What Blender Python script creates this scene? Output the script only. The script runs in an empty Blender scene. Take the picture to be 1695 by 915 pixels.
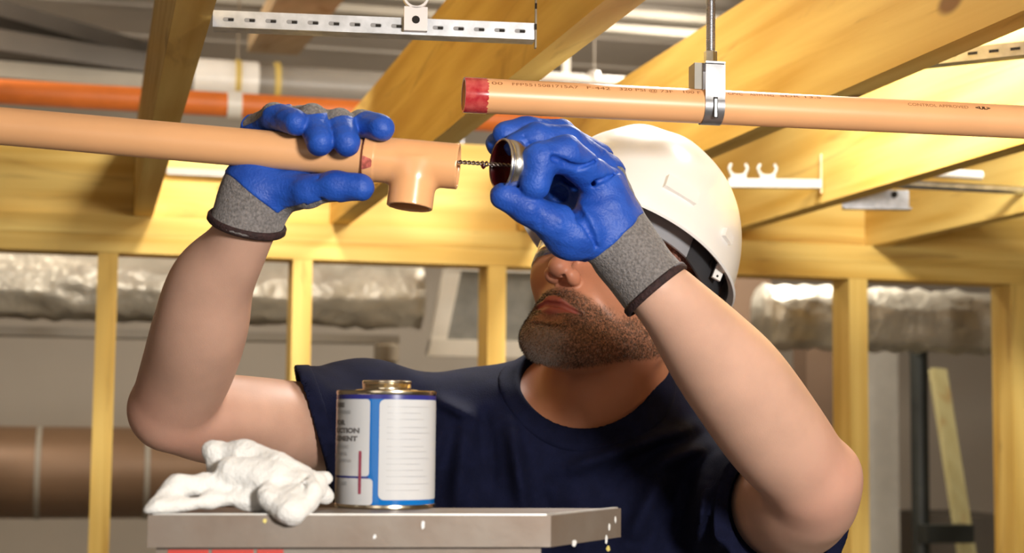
import bpy, bmesh, math, random
import numpy as np
from mathutils import Vector, Matrix, noise as mnoise

random.seed(7)
rng = np.random.default_rng(7)
SC = bpy.context.scene
COL = SC.collection

# ------------------------------------------------------------------ camera
W, H, F = 1695.0, 915.0, 2700.0
CAM = Vector((0.0, 0.0, 1.92))
YAW, PITCH, ROLL = math.radians(14.3), math.radians(5.15), math.radians(0.6)
fw = Vector((math.sin(YAW) * math.cos(PITCH), math.cos(YAW) * math.cos(PITCH), math.sin(PITCH)))
rt0 = Vector((math.cos(YAW), -math.sin(YAW), 0))
up0 = rt0.cross(fw)
rt = rt0 * math.cos(ROLL) + up0 * math.sin(ROLL)
up = up0 * math.cos(ROLL) - rt0 * math.sin(ROLL)


def P(x, y, d):
    """world point that stands at distance d in front of the camera, seen at x, y"""
    return CAM + fw * d + rt * ((x - W / 2) * d / F) + up * ((H / 2 - y) * d / F)


def on_z(x, y, z):
    r = P(x, y, 1.0) - CAM
    return CAM + r * ((z - CAM.z) / r.z)


def on_Y(x, y, Y):
    r = P(x, y, 1.0) - CAM
    return CAM + r * ((Y - CAM.y) / r.y)


cd = bpy.data.cameras.new('camera')
cam = bpy.data.objects.new('camera', cd)
COL.objects.link(cam)
cd.sensor_width = 36.0
cd.lens = F / W * 36.0
cd.clip_start = 0.02
m = Matrix((rt, up, -fw)).transposed().to_4x4()
m.translation = CAM
cam.matrix_world = m
cd.dof.use_dof = True
cd.dof.focus_distance = 1.56
cd.dof.aperture_fstop = 7.2
SC.camera = cam

# ------------------------------------------------------------------ light
SC.view_settings.view_transform = 'Standard'
SC.view_settings.look = 'None'
SC.view_settings.exposure = 0.0
SC.view_settings.gamma = 1.0
SC.view_settings.use_curve_mapping = False

wd = bpy.data.worlds.new('room_light')
SC.world = wd
wd.use_nodes = True
wd.node_tree.nodes['Background'].inputs[0].default_value = (1.0, 0.92, 0.82, 1)
wd.node_tree.nodes['Background'].inputs[1].default_value = 0.165


def area(name, loc, target, size, power, col, spread=180):
    l = bpy.data.lights.new(name, 'AREA')
    l.shape = 'DISK'
    l.size = size
    l.energy = power
    l.color = col
    l.spread = math.radians(spread)
    o = bpy.data.objects.new(name, l)
    COL.objects.link(o)
    o.location = loc
    o.rotation_euler = (Vector(target) - Vector(loc)).to_track_quat('-Z', 'Y').to_euler()
    o.visible_camera = True
    return o


area('work_light', (0.62, -0.40, 2.235), P(860, 380, 1.6), 0.28, 42, (1.0, 0.96, 0.90))
area('bay_light', (1.09, 1.75, 2.78), (1.26, 2.5, 2.35), 0.22, 30, (1.0, 0.96, 0.88))
area('overhead_light', (0.9, 2.35, 2.95), (0.55, 1.9, 2.0), 0.5, 32, (1.0, 0.97, 0.93))
area('back_room_light', (1.9, 4.3, 3.0), (1.0, 5.2, 1.6), 0.6, 46, (1.0, 0.93, 0.82))
area('back_room_light', (-0.7, 4.3, 3.0), (0.4, 5.6, 1.8), 0.6, 17, (1.0, 0.91, 0.78))
area('fill_light', (-1.2, -0.9, 2.2), (0.3, 2.0, 2.1), 1.2, 5, (1.0, 0.90, 0.78))
area('overhead_light', (0.30, 2.70, 2.80), (0.30, 3.36, 2.42), 0.16, 2.2, (1.0, 0.95, 0.88), 75)  # added unseen lamp, only brightens the blocking board between joists A and B


# ------------------------------------------------------------------ materials
def mat(name, base=(0.5, 0.5, 0.5), rough=0.5, metal=0.0, var=0.0, vscale=20.0, bump=0.0, bscale=200.0,
        spec=0.5, coat=0.0, base2=None, trans=0.0, sss=0.0, sheen=0.0, stretch=(1, 1, 1), bdist=0.002):
    mt = bpy.data.materials.new(name)
    mt.use_nodes = True
    nt = mt.node_tree
    b = nt.nodes['Principled BSDF']
    b.inputs['Base Color'].default_value = (*base, 1)
    b.inputs['Roughness'].default_value = rough
    b.inputs['Metallic'].default_value = metal
    b.inputs['Specular IOR Level'].default_value = spec
    b.inputs['Coat Weight'].default_value = coat
    b.inputs['Transmission Weight'].default_value = trans
    if sss:
        b.inputs['Subsurface Weight'].default_value = sss
        b.inputs['Subsurface Radius'].default_value = (0.012, 0.004, 0.002)
        b.inputs['Subsurface Scale'].default_value = 1.0
    if sheen:
        b.inputs['Sheen Weight'].default_value = sheen
    tc = nt.nodes.new('ShaderNodeTexCoord')
    mp = nt.nodes.new('ShaderNodeMapping')
    mp.inputs['Scale'].default_value = stretch
    nt.links.new(tc.outputs['Object'], mp.inputs['Vector'])
    if var or base2:
        n = nt.nodes.new('ShaderNodeTexNoise')
        n.inputs['Scale'].default_value = vscale
        n.inputs['Detail'].default_value = 5
        nt.links.new(mp.outputs[0], n.inputs['Vector'])
        r = nt.nodes.new('ShaderNodeMix')
        r.data_type = 'RGBA'
        b2 = base2 or tuple(c * (1 - var) for c in base)
        r.inputs[6].default_value = (*base, 1)
        r.inputs[7].default_value = (*b2, 1)
        mr = nt.nodes.new('ShaderNodeMapRange')
        mr.inputs[1].default_value = 0.35
        mr.inputs[2].default_value = 0.65
        nt.links.new(n.outputs[0], mr.inputs[0])
        nt.links.new(mr.outputs[0], r.inputs[0])
        nt.links.new(r.outputs[2], b.inputs['Base Color'])
    if bump:
        n2 = nt.nodes.new('ShaderNodeTexNoise')
        n2.inputs['Scale'].default_value = bscale
        n2.inputs['Detail'].default_value = 4
        nt.links.new(mp.outputs[0], n2.inputs['Vector'])
        bp = nt.nodes.new('ShaderNodeBump')
        bp.inputs['Strength'].default_value = bump
        bp.inputs['Distance'].default_value = bdist
        nt.links.new(n2.outputs[0], bp.inputs['Height'])
        nt.links.new(bp.outputs[0], b.inputs['Normal'])
    return mt


def wood(name, light, dark, axis, knots=2.9, knot_col=(0.16, 0.055, 0.012), rough=0.6):
    """pine: long streaks along the axis, growth rings, a few knots"""
    mt = bpy.data.materials.new(name)
    mt.use_nodes = True
    nt = mt.node_tree
    N, L = nt.nodes.new, nt.links.new
    b = nt.nodes['Principled BSDF']
    b.inputs['Roughness'].default_value = rough
    b.inputs['Specular IOR Level'].default_value = 0.25
    tc = N('ShaderNodeTexCoord')
    oi = N('ShaderNodeObjectInfo')
    off = N('ShaderNodeVectorMath'); off.operation = 'SCALE'
    cmb = N('ShaderNodeCombineXYZ')
    for i in range(3):
        L(oi.outputs['Random'], cmb.inputs[i])
    off.inputs['Scale'].default_value = 13.0
    L(cmb.outputs[0], off.inputs[0])
    add = N('ShaderNodeVectorMath')
    L(tc.outputs['Object'], add.inputs[0]); L(off.outputs[0], add.inputs[1])

    def stretched(along, across):
        mp = N('ShaderNodeMapping')
        s = [across] * 3
        s[axis] = along
        mp.inputs['Scale'].default_value = s
        L(add.outputs[0], mp.inputs['Vector'])
        return mp.outputs[0]
    n1 = N('ShaderNodeTexNoise'); n1.inputs['Scale'].default_value = 1.0; n1.inputs['Detail'].default_value = 6
    n1.inputs['Distortion'].default_value = 0.6
    L(stretched(1.1, 26.0), n1.inputs['Vector'])
    n2 = N('ShaderNodeTexNoise'); n2.inputs['Scale'].default_value = 1.0; n2.inputs['Detail'].default_value = 3
    L(stretched(1.6, 4.0), n2.inputs['Vector'])
    wv = N('ShaderNodeTexWave'); wv.inputs['Scale'].default_value = 1.0; wv.inputs['Distortion'].default_value = 7
    wv.bands_direction = 'DIAGONAL'; wv.inputs['Detail'].default_value = 2
    wv.inputs['Detail Scale'].default_value = 0.6
    L(stretched(0.9, 9.0), wv.inputs['Vector'])
    m1 = N('ShaderNodeMath'); m1.operation = 'MULTIPLY'; m1.inputs[1].default_value = 0.16
    L(wv.outputs['Fac'], m1.inputs[0])
    m2 = N('ShaderNodeMath'); m2.operation = 'MULTIPLY_ADD'; m2.inputs[1].default_value = 0.95
    L(n1.outputs[0], m2.inputs[0]); L(m1.outputs[0], m2.inputs[2])
    m3 = N('ShaderNodeMath'); m3.operation = 'MULTIPLY_ADD'; m3.inputs[1].default_value = 0.55
    L(n2.outputs[0], m3.inputs[0]); L(m2.outputs[0], m3.inputs[2])
    mr = N('ShaderNodeMapRange'); mr.inputs[1].default_value = 0.58; mr.inputs[2].default_value = 1.08
    L(m3.outputs[0], mr.inputs[0])
    mix = N('ShaderNodeMix'); mix.data_type = 'RGBA'
    mix.inputs[6].default_value = (*light, 1); mix.inputs[7].default_value = (*dark, 1)
    L(mr.outputs[0], mix.inputs[0])
    vo = N('ShaderNodeTexVoronoi'); vo.inputs['Scale'].default_value = 1.0
    L(stretched(knots, knots * 2.1), vo.inputs['Vector'])
    kr = N('ShaderNodeMapRange'); kr.interpolation_type = 'SMOOTHSTEP'
    kr.inputs[1].default_value = 0.045; kr.inputs[2].default_value = 0.10
    kr.inputs[3].default_value = 0.85; kr.inputs[4].default_value = 0.0
    L(vo.outputs['Distance'], kr.inputs[0])
    mk = N('ShaderNodeMix'); mk.data_type = 'RGBA'
    mk.inputs[7].default_value = (*knot_col, 1)
    L(kr.outputs[0], mk.inputs[0]); L(mix.outputs[2], mk.inputs[6])
    n3 = N('ShaderNodeTexNoise'); n3.inputs['Scale'].default_value = 1.0; n3.inputs['Detail'].default_value = 4
    n3.inputs['Distortion'].default_value = 1.6
    L(stretched(2.0, 15.0), n3.inputs['Vector'])
    sr = N('ShaderNodeMapRange'); sr.inputs[1].default_value = 0.60; sr.inputs[2].default_value = 0.74
    sr.inputs[4].default_value = 0.55
    L(n3.outputs[0], sr.inputs[0])
    ms = N('ShaderNodeMix'); ms.data_type = 'RGBA'
    ms.inputs[7].default_value = (0.30, 0.13, 0.025, 1)
    L(sr.outputs[0], ms.inputs[0]); L(mk.outputs[2], ms.inputs[6])
    L(ms.outputs[2], b.inputs['Base Color'])
    bp = N('ShaderNodeBump'); bp.inputs['Strength'].default_value = 0.15; bp.inputs['Distance'].default_value = 0.002
    L(n1.outputs[0], bp.inputs['Height']); L(bp.outputs[0], b.inputs['Normal'])
    return mt


PINE_L, PINE_D = (0.84, 0.61, 0.19), (0.60, 0.35, 0.065)
M = {
    'pine_x': wood('pine along x', PINE_L, PINE_D, 0),
    'pine_y': wood('pine along y', PINE_L, PINE_D, 1),
    'pine_z': wood('pine along z', PINE_L, PINE_D, 2),
    'cpvc': mat('orange pipe plastic', (0.82, 0.43, 0.20), 0.36, var=0.06, vscale=14, spec=0.5),
    'cpvc_far': mat('deep orange pipe plastic', (0.80, 0.20, 0.03), 0.5, var=0.1),
    'tee': mat('orange fitting plastic', (0.83, 0.42, 0.19), 0.24, var=0.05, vscale=30, spec=0.55),
    'primer': mat('red primer stain', (0.42, 0.02, 0.03), 0.16, base2=(0.60, 0.10, 0.09), vscale=90, coat=0.6),
    'ink': mat('brown pipe print', (0.33, 0.12, 0.035), 0.5, var=0.3, vscale=300),
    'ink_dark': mat('dark stamp ink', (0.07, 0.03, 0.015), 0.5, var=0.2),
    'galv': mat('galvanised steel', (0.62, 0.63, 0.66), 0.34, 1.0, var=0.35, vscale=45, bump=0.1, bscale=70),
    'galv_white': mat('pale zinc steel', (0.55, 0.56, 0.59), 0.40, 0.75, var=0.25, vscale=60),
    'zinc': mat('bright zinc', (0.75, 0.75, 0.74), 0.28, 1.0, var=0.2, vscale=80),
    'dark_slot': mat('dark opening', (0.02, 0.017, 0.015), 0.9, var=0.2),
    'clip': mat('white clip plastic', (0.82, 0.79, 0.80), 0.45, var=0.04),
    'alu': mat('worn ladder aluminium', (0.20, 0.165, 0.135), 0.5, 0.25, base2=(0.165, 0.12, 0.09), vscale=16, bump=0.15, bscale=60),
    'alu_edge': mat('ladder edge', (0.70, 0.68, 0.64), 0.4, 0.6, var=0.2),
    'rail': mat('ladder rail', (0.40, 0.33, 0.28), 0.5, 0.3, var=0.1),
    'red_label': mat('red label', (0.52, 0.03, 0.015), 0.5, var=0.08, vscale=40),
    'paint_spot': mat('paint spots', (0.75, 0.62, 0.18), 0.6, var=0.2),
    'paint_white': mat('white paint drips', (0.80, 0.80, 0.80), 0.6, var=0.1),
    'can_blue': mat('can label blue', (0.002, 0.125, 0.42), 0.13, var=0.04),
    'can_navy': mat('can label navy', (0.03, 0.03, 0.20), 0.25, var=0.05),
    'can_white': mat('can label white', (0.55, 0.55, 0.56), 0.12, var=0.03),
    'can_print': mat('can label print', (0.16, 0.15, 0.15), 0.4, var=0.1),
    'can_faint': mat('can label fine print', (0.42, 0.42, 0.43), 0.4, var=0.1),
    'tin': mat('golden tin', (0.82, 0.72, 0.54), 0.2, 1.0, var=0.15, vscale=40),
    'lid_metal': mat('lid steel', (0.72, 0.70, 0.68), 0.25, 1.0, var=0.15, vscale=60),
    'lid_red': mat('red cement inside lid', (0.075, 0.006, 0.008), 0.25, var=0.4, vscale=120),
    'wire': mat('twisted wire', (0.30, 0.24, 0.22), 0.35, 0.9, var=0.3, vscale=150),
    'rag': mat('white cotton', (0.74, 0.725, 0.70), 0.95, var=0.05, vscale=30, bump=0.6, bscale=450, spec=0.1, sheen=0.3),
    'knit': mat('grey knit', (0.235, 0.215, 0.21), 0.95, var=0.45, vscale=420, bump=0.9, bscale=520, spec=0.1, sheen=0.2),
    'latex': mat('blue latex', (0.010, 0.060, 0.36), 0.5, base2=(0.016, 0.085, 0.45), vscale=35, bump=0.35, bscale=420, spec=0.4),
    'hem': mat('dark brown hem', (0.035, 0.012, 0.012), 0.8, var=0.5, vscale=250, bump=0.8, bscale=400),
    'shirt': mat('navy cotton', (0.0062, 0.0078, 0.027), 0.9, var=0.25, vscale=60, bump=0.3, bscale=700, spec=0.12),
    'trousers': mat('dark work trousers', (0.03, 0.035, 0.05), 0.9, var=0.2, bump=0.4, bscale=500),
    'boot': mat('brown boot leather', (0.12, 0.06, 0.03), 0.6, var=0.3),
    'sole': mat('black sole', (0.02, 0.02, 0.02), 0.7, var=0.2),
    'hat': mat('white hard hat plastic', (0.84, 0.83, 0.81), 0.28, var=0.03, vscale=8, spec=0.5, coat=0.2),
    'band_light': mat('light grey headband', (0.32, 0.32, 0.34), 0.5, var=0.1),
    'band_dark': mat('dark grey headband', (0.045, 0.045, 0.05), 0.5, var=0.15),
    'hair': mat('cropped brown hair', (0.16, 0.065, 0.045), 0.8, base2=(0.34, 0.16, 0.12), vscale=330, bump=0.8, bscale=500),
    'stubble': mat('beard stubble', (0.045, 0.024, 0.014), 0.7, var=0.3),
    'stubble_grey': mat('greying stubble', (0.42, 0.36, 0.32), 0.7, var=0.2),
    'wall': mat('beige painted wall', (0.47, 0.40, 0.32), 0.8, var=0.08, vscale=2),
    'deck': mat('grey ceiling deck', (0.56, 0.49, 0.41), 0.7, var=0.12, vscale=3),
    'floor': mat('concrete floor', (0.30, 0.28, 0.25), 0.8, var=0.2, vscale=3),
    'foil': mat('crinkled foil', (0.74, 0.68, 0.56), 0.40, 0.6, var=0.25, vscale=9, bump=0.8, bscale=14, bdist=0.02),
    'brown_metal': mat('brown sheet metal', (0.23, 0.135, 0.075), 0.45, 0.3, var=0.15, vscale=4),
    'brown_board': mat('brown board', (0.16, 0.095, 0.055), 0.8, var=0.2, vscale=4),
    'grey_duct': mat('grey painted duct', (0.33, 0.29, 0.23), 0.6, var=0.15, vscale=4),
    'dull_zinc': mat('dull zinc', (0.36, 0.345, 0.31), 0.6, var=0.1),
    'drain': mat('drab drain pipe', (0.20, 0.155, 0.10), 0.6, var=0.1),
    'dark_duct': mat('dark duct', (0.11, 0.09, 0.07), 0.6, var=0.2, vscale=4),
    'grey_pipe': mat('grey pipe', (0.30, 0.27, 0.23), 0.4, var=0.1, vscale=8),
    'white_pipe': mat('white pipe', (0.85, 0.81, 0.74), 0.35, var=0.05),
    'strap': mat('yellow strap', (0.62, 0.45, 0.12), 0.6, var=0.1),
    'frame_white': mat('off white frame', (0.72, 0.66, 0.56), 0.55, var=0.05),
    'mesh_grey': mat('grey wire mesh', (0.23, 0.22, 0.19), 0.6, var=0.2, vscale=30),
    'black': mat('black painted steel', (0.02, 0.022, 0.018), 0.5, var=0.3),
    'lime_wood': wood('pale green timber', (0.46, 0.40, 0.20), (0.36, 0.30, 0.13), 2, knots=1.0),
    'tan': wood('tan timber', (0.66, 0.47, 0.27), (0.55, 0.37, 0.19), 1, knots=0.8),
    'panel': mat('pale grey panel', (0.44, 0.40, 0.34), 0.7, var=0.1),
    'lens': mat('clear safety lens', (0.95, 0.97, 0.96), 0.03, var=0.02, trans=1.0),
    'eye': mat('eye white', (0.75, 0.72, 0.68), 0.2, var=0.02),
    'lip_red': mat('lip red', (0.40, 0.13, 0.10), 0.5, var=0.1),
}


# ------------------------------------------------------------------ object helpers
def link_mesh(name, me, m, parent=None, loc=None):
    o = bpy.data.objects.new(name, me)
    COL.objects.link(o)
    if m is not None:
        me.materials.append(M[m] if isinstance(m, str) else m)
    if parent is not None:
        o.parent = parent
        # parents here are never rotated or scaled: keep the child's world place
        o.matrix_parent_inverse = Matrix.Translation(-parent.location)
    if loc is not None:
        o.location = loc
    return o


def recentre(me):
    """put the mesh around its own middle, give back where that was"""
    n = len(me.vertices)
    co = np.empty(n * 3, np.float32)
    me.vertices.foreach_get('co', co)
    co = co.reshape(-1, 3)
    c = (co.min(0) + co.max(0)) / 2
    co -= c
    me.vertices.foreach_set('co', co.ravel())
    me.update()
    return Vector([float(v) for v in c])


def obj(name, bm, m, parent=None, smooth=False, bevel=0.0, auto=None):
    if bevel:
        es = [e for e in bm.edges if e.calc_face_angle(0) > 0.6]
        bmesh.ops.bevel(bm, geom=es, offset=bevel, segments=2, affect='EDGES', profile=0.6)
    bmesh.ops.recalc_face_normals(bm, faces=bm.faces)
    me = bpy.data.meshes.new(name)
    bm.to_mesh(me)
    bm.free()
    if smooth:
        me.polygons.foreach_set('use_smooth', [True] * len(me.polygons))
        if auto:
            me.set_sharp_from_angle(angle=math.radians(auto))
    c = recentre(me)
    return link_mesh(name, me, m, parent, c)


def tag(o, label, cat, group=None, kind=None):
    o['label'] = label
    o['category'] = cat
    if group:
        o['group'] = group
    if kind:
        o['kind'] = kind
    return o


def struct(o):
    o['kind'] = 'structure'
    return o


def root(name, loc, label, cat, group=None):
    o = bpy.data.objects.new(name, None)
    COL.objects.link(o)
    o.location = loc
    o.empty_display_size = 0.05
    return tag(o, label, cat, group)


def frame_of(d, ref=Vector((0, 0, 1))):
    d = Vector(d).normalized()
    if abs(d.dot(ref)) > 0.97:
        ref = Vector((0, 1, 0))
    u = (ref - d * ref.dot(d)).normalized()
    return d, u, d.cross(u)


def add_box(bm, c, ax, half):
    """box about c with unit axes ax and half sizes"""
    vs = []
    for sx in (-1, 1):
        for sy in (-1, 1):
            for sz in (-1, 1):
                vs.append(bm.verts.new(Vector(c) + ax[0] * (sx * half[0]) + ax[1] * (sy * half[1]) + ax[2] * (sz * half[2])))
    for q in ((0, 1, 3, 2), (4, 6, 7, 5), (0, 4, 5, 1), (2, 3, 7, 6), (0, 2, 6, 4), (1, 5, 7, 3)):
        bm.faces.new([vs[i] for i in q])
    return vs


XYZ = (Vector((1, 0, 0)), Vector((0, 1, 0)), Vector((0, 0, 1)))


def bx(bm, x0, x1, y0, y1, z0, z1):
    add_box(bm, ((x0 + x1) / 2, (y0 + y1) / 2, (z0 + z1) / 2), XYZ, (abs(x1 - x0) / 2, abs(y1 - y0) / 2, abs(z1 - z0) / 2))


def add_lathe(bm, base, axis, prof, n=48, ref=Vector((0, 0, 1)), close=False):
    """prof: list of (t along axis, radius); close joins the last ring to the first"""
    d, u, v = frame_of(axis, ref)
    rings = []
    for t, r in prof:
        ring = []
        for i in range(n):
            a = 2 * math.pi * i / n
            ring.append(bm.verts.new(Vector(base) + d * t + (u * math.cos(a) + v * math.sin(a)) * r))
        rings.append(ring)
    m = len(rings)
    for j in range(m if close else m - 1):
        A, B = rings[j], rings[(j + 1) % m]
        for i in range(n):
            bm.faces.new((A[i], A[(i + 1) % n], B[(i + 1) % n], B[i]))
    if not close:
        bm.faces.new(rings[0][::-1])
        bm.faces.new(rings[-1])
    return rings


def add_tube(bm, pts, r, n=12, cap=True):
    pts = [Vector(p) for p in pts]
    rs = r if isinstance(r, (list, tuple)) else [r] * len(pts)
    rings = []
    prev = None
    for i, p in enumerate(pts):
        a = pts[max(i - 1, 0)]
        b = pts[min(i + 1, len(pts) - 1)]
        d = (b - a).normalized()
        if prev is None:
            _, u, v = frame_of(d)
        else:
            u = (prev - d * prev.dot(d)).normalized()
            v = d.cross(u)
        prev = u
        rings.append([bm.verts.new(p + (u * math.cos(2 * math.pi * k / n) + v * math.sin(2 * math.pi * k / n)) * rs[i]) for k in range(n)])
    for j in range(len(rings) - 1):
        for k in range(n):
            bm.faces.new((rings[j][k], rings[j][(k + 1) % n], rings[j + 1][(k + 1) % n], rings[j + 1][k]))
    if cap:
        bm.faces.new(rings[0][::-1])
        bm.faces.new(rings[-1])


def text_bm(body, size, width=None, bold=0.0):
    """flat letters as a bmesh, left edge at x=0, baseline y=0"""
    cu = bpy.data.curves.new('letters', 'FONT')
    cu.body = body
    cu.size = size
    cu.resolution_u = 3
    cu.offset = bold
    t = bpy.data.objects.new('letters', cu)
    COL.objects.link(t)
    dg = bpy.context.evaluated_depsgraph_get()
    me = bpy.data.meshes.new_from_object(t.evaluated_get(dg))
    bpy.data.objects.remove(t)
    bm = bmesh.new()
    bm.from_mesh(me)
    bpy.data.meshes.remove(me)
    if width:
        xs = [v.co.x for v in bm.verts]
        k = width / (max(xs) - min(xs))
        x0 = min(xs)
        for v in bm.verts:
            v.co.x = (v.co.x - x0) * k
    return bm


def cut_grid(bm, step, axis=0):
    """slice a flat mesh so that it can bend around a cylinder"""
    lo = min(v.co[axis] for v in bm.verts)
    hi = max(v.co[axis] for v in bm.verts)
    nrm = Vector((1, 0, 0)) if axis == 0 else Vector((0, 1, 0))
    x = lo + step
    while x < hi:
        bmesh.ops.bisect_plane(bm, geom=bm.verts[:] + bm.edges[:] + bm.faces[:], plane_co=nrm * x, plane_no=nrm)
        x += step


def rounded_rect_bm(x0, x1, y0, y1, r, n=6):
    bm = bmesh.new()
    vs = []
    for cx, cy, a0 in ((x1 - r, y1 - r, 0), (x0 + r, y1 - r, 90), (x0 + r, y0 + r, 180), (x1 - r, y0 + r, 270)):
        for i in range(n + 1):
            a = math.radians(a0 + 90 * i / n)
            vs.append(bm.verts.new((cx + r * math.cos(a), cy + r * math.sin(a), 0)))
    bm.faces.new(vs)
    return bm


# ------------------------------------------------------------------ room shell
WALL_Y = 3.36           # face of the stud wall towards the camera
ZJ = CAM.z + 0.41       # underside of the joists = top of the double plate
def shell(name, m, *dims):
    b = bmesh.new(); bx(b, *dims)
    return struct(obj(name, b, m))
shell('floor', 'floor', -4.2, 5.2, -3.0, 7.2, -0.1, 0)
shell('wall_back', 'wall', -4.2, 5.2, 7.0, 7.2, 0, 3.5)
shell('wall_left', 'wall', -4.3, -4.2, -3.0, 7.2, 0, 3.5)
shell('wall_right', 'wall', 5.2, 5.3, -3.0, 7.2, 0, 3.5)
# ribbed steel deck as ceiling
b = bmesh.new()
ribs = []
y = -3.0
while y < 7.2:
    ribs += [(y, 3.30), (y + 0.01, 3.308), (y + 0.40, 3.308), (y + 0.41, 3.30)]
    y += 0.45
va = [b.verts.new((-4.2, q, z)) for q, z in ribs]
vb = [b.verts.new((5.2, q, z)) for q, z in ribs]
ta = [b.verts.new((-4.2, q, 3.5)) for q, z in ribs]
tb = [b.verts.new((5.2, q, 3.5)) for q, z in ribs]
for i in range(len(ribs) - 1):
    b.faces.new((va[i], va[i + 1], vb[i + 1], vb[i]))
    b.faces.new((ta[i], tb[i], tb[i + 1], ta[i + 1]))
struct(obj('ceiling', b, 'deck'))

# ------------------------------------------------------------------ stud wall
def board(name, m, x0, x1, y0, y1, z0, z1, bev=0.0015):
    b = bmesh.new(); bx(b, x0, x1, y0, y1, z0, z1)
    return obj(name, b, m, bevel=bev)

PL0, PL1 = -2.2, 3.4
lo_plate = tag(board('top_plate', 'pine_x', PL0, PL1, WALL_Y, WALL_Y + 0.089, ZJ - 0.076, ZJ - 0.0385), 'lower of the two long yellow pine plates lying across the wall studs', 'timber')
up_plate = tag(board('top_plate', 'pine_x', PL0, PL1, WALL_Y, WALL_Y + 0.089, ZJ - 0.0380, ZJ - 0.0005), 'upper of the two long yellow pine plates, right under the joist ends', 'timber')
tag(board('bottom_plate', 'pine_x', PL0, PL1, WALL_Y, WALL_Y + 0.089, 0.001, 0.0385), 'long pine plate on the floor under the wall studs', 'timber')
studs = [(172, 700, 35, 'yellow pine wall stud at far left, standing behind the bent elbow'),
         (502, 500, 35, 'yellow pine wall stud seen just above the short sleeve, left of the metal can'),
         (824, 560, 38, 'yellow pine wall stud left of the bearded face, in front of the white grille'),
         (1124, 640, 34, 'yellow pine wall stud mostly hidden behind neck and raised forearm'),
         (1425, 700, 45, 'yellow pine wall stud just right of the raised elbow'),
         (1694, 700, 46, 'yellow pine wall stud at the right edge of the photo')]
for px, py, wpx, lab in studs:
    c = on_Y(px - 2, py, WALL_Y)
    w = 0.045 if wpx > 40 else 0.040
    tag(board('wall_stud', 'pine_z', c.x - w / 2, c.x + w / 2, WALL_Y + 0.001, WALL_Y + 0.088, 0.039, ZJ - 0.0765), lab, 'timber', 'studs of the wall frame')

# joists run away from the camera onto the plate
JH = 0.190
JX = {'A': 0.085, 'B': 0.487, 'C': 0.893, 'D': 1.305, 'E': 1.715}
jl = {'A': 'narrow pine joist overhead at left, crossing above the long orange pipe',
      'B': 'brown sided pine joist overhead in the middle, above the orange tee fitting',
      'C': 'knotty pine joist overhead above the white hard hat, behind the hanger rod',
      'D': 'bright yellow pine joist overhead at right, under the fixed orange pipe',
      'E': 'pine joist at the far right, partly hidden behind the bright yellow joist'}
for k, x in JX.items():
    tag(board('ceiling_joist', 'pine_y', x - 0.019, x + 0.019, -1.4, WALL_Y + 0.089, ZJ, ZJ + JH, 0.002), jl[k], 'timber', 'overhead joists')
# blocking over the plate, one length per bay
bay = [(-0.9, JX['A'] - 0.0195, 'shaded pine blocking board above the plate at far left'),
       (JX['A'] + 0.0195, JX['B'] - 0.0195, 'bright pine blocking board above the plate, behind the tee fitting'),
       (JX['B'] + 0.0195, JX['C'] - 0.0195, 'pine blocking board above the plate, mostly behind the blue glove and hard hat'),
       (JX['C'] + 0.0195, JX['D'] - 0.0195, 'yellow pine blocking board above the plate, right of the hard hat'),
       (JX['D'] + 0.0195, JX['E'] - 0.0195, 'amber pine blocking board above the plate between the two rightmost joists'),
       (JX['E'] + 0.0195, 2.6, 'pine blocking board above the plate at the far right edge')]
for x0, x1, lab in bay:
    tag(board('blocking_board', 'pine_x', x0, x1, WALL_Y + 0.03, WALL_Y + 0.068, ZJ, ZJ + (0.188 if x0 > 0.4 else 0.150)), lab, 'timber', 'blocking boards between the joist ends')

# ------------------------------------------------------------------ solid modelling: distance fields meshed with surface nets
def V(p):
    return np.array([p[0], p[1], p[2]], np.float32)


def biggest(vs, q):
    """keep only the largest connected piece"""
    lab = np.arange(len(vs))
    while True:
        m_ = lab[q].min(1)
        new = lab.copy()
        for c in range(4):
            np.minimum.at(new, q[:, c], m_)
        new = new[new]
        if (new == lab).all():
            break
        lab = new
    u, c = np.unique(lab, return_counts=True)
    keep = lab == u[c.argmax()]
    idx = np.cumsum(keep) - 1
    return vs[keep], idx[q[keep[q].all(1)]]


def smin(a, b, k):
    if k <= 0:
        return np.minimum(a, b)
    h = np.clip(0.5 + 0.5 * (b - a) / k, 0, 1)
    return b + (a - b) * h - k * h * (1 - h)


def smax(a, b, k):
    return -smin(-a, -b, k)


def cone(Q, a, b, ra, rb):
    """rounded tapering limb from a to b"""
    a, b = V(a), V(b)
    ba = b - a
    w = Q - a
    t = np.clip((w @ ba) / float(ba @ ba), 0, 1)
    return np.sqrt(((w - t[:, None] * ba) ** 2).sum(1)) - (ra + (rb - ra) * t)


def ell(Q, c, r, R=None):
    """ellipsoid; R rows are its axes"""
    w = Q - V(c)
    if R is not None:
        w = w @ np.asarray(R, np.float32).T
    r = np.asarray(r, np.float32)
    k0 = np.sqrt(((w / r) ** 2).sum(1)) + 1e-9
    k1 = np.sqrt(((w / (r * r)) ** 2).sum(1)) + 1e-9
    return k0 * (k0 - 1) / k1


def cyl(Q, a, d, r, t0, t1):
    """flat ended cylinder about the line a + t d"""
    a, d = V(a), V(d)
    w = Q - a
    t = w @ d
    rad = np.sqrt(np.maximum(((w - t[:, None] * d) ** 2).sum(1), 0)) - r
    return np.maximum(rad, np.maximum(t0 - t, t - t1))


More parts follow.
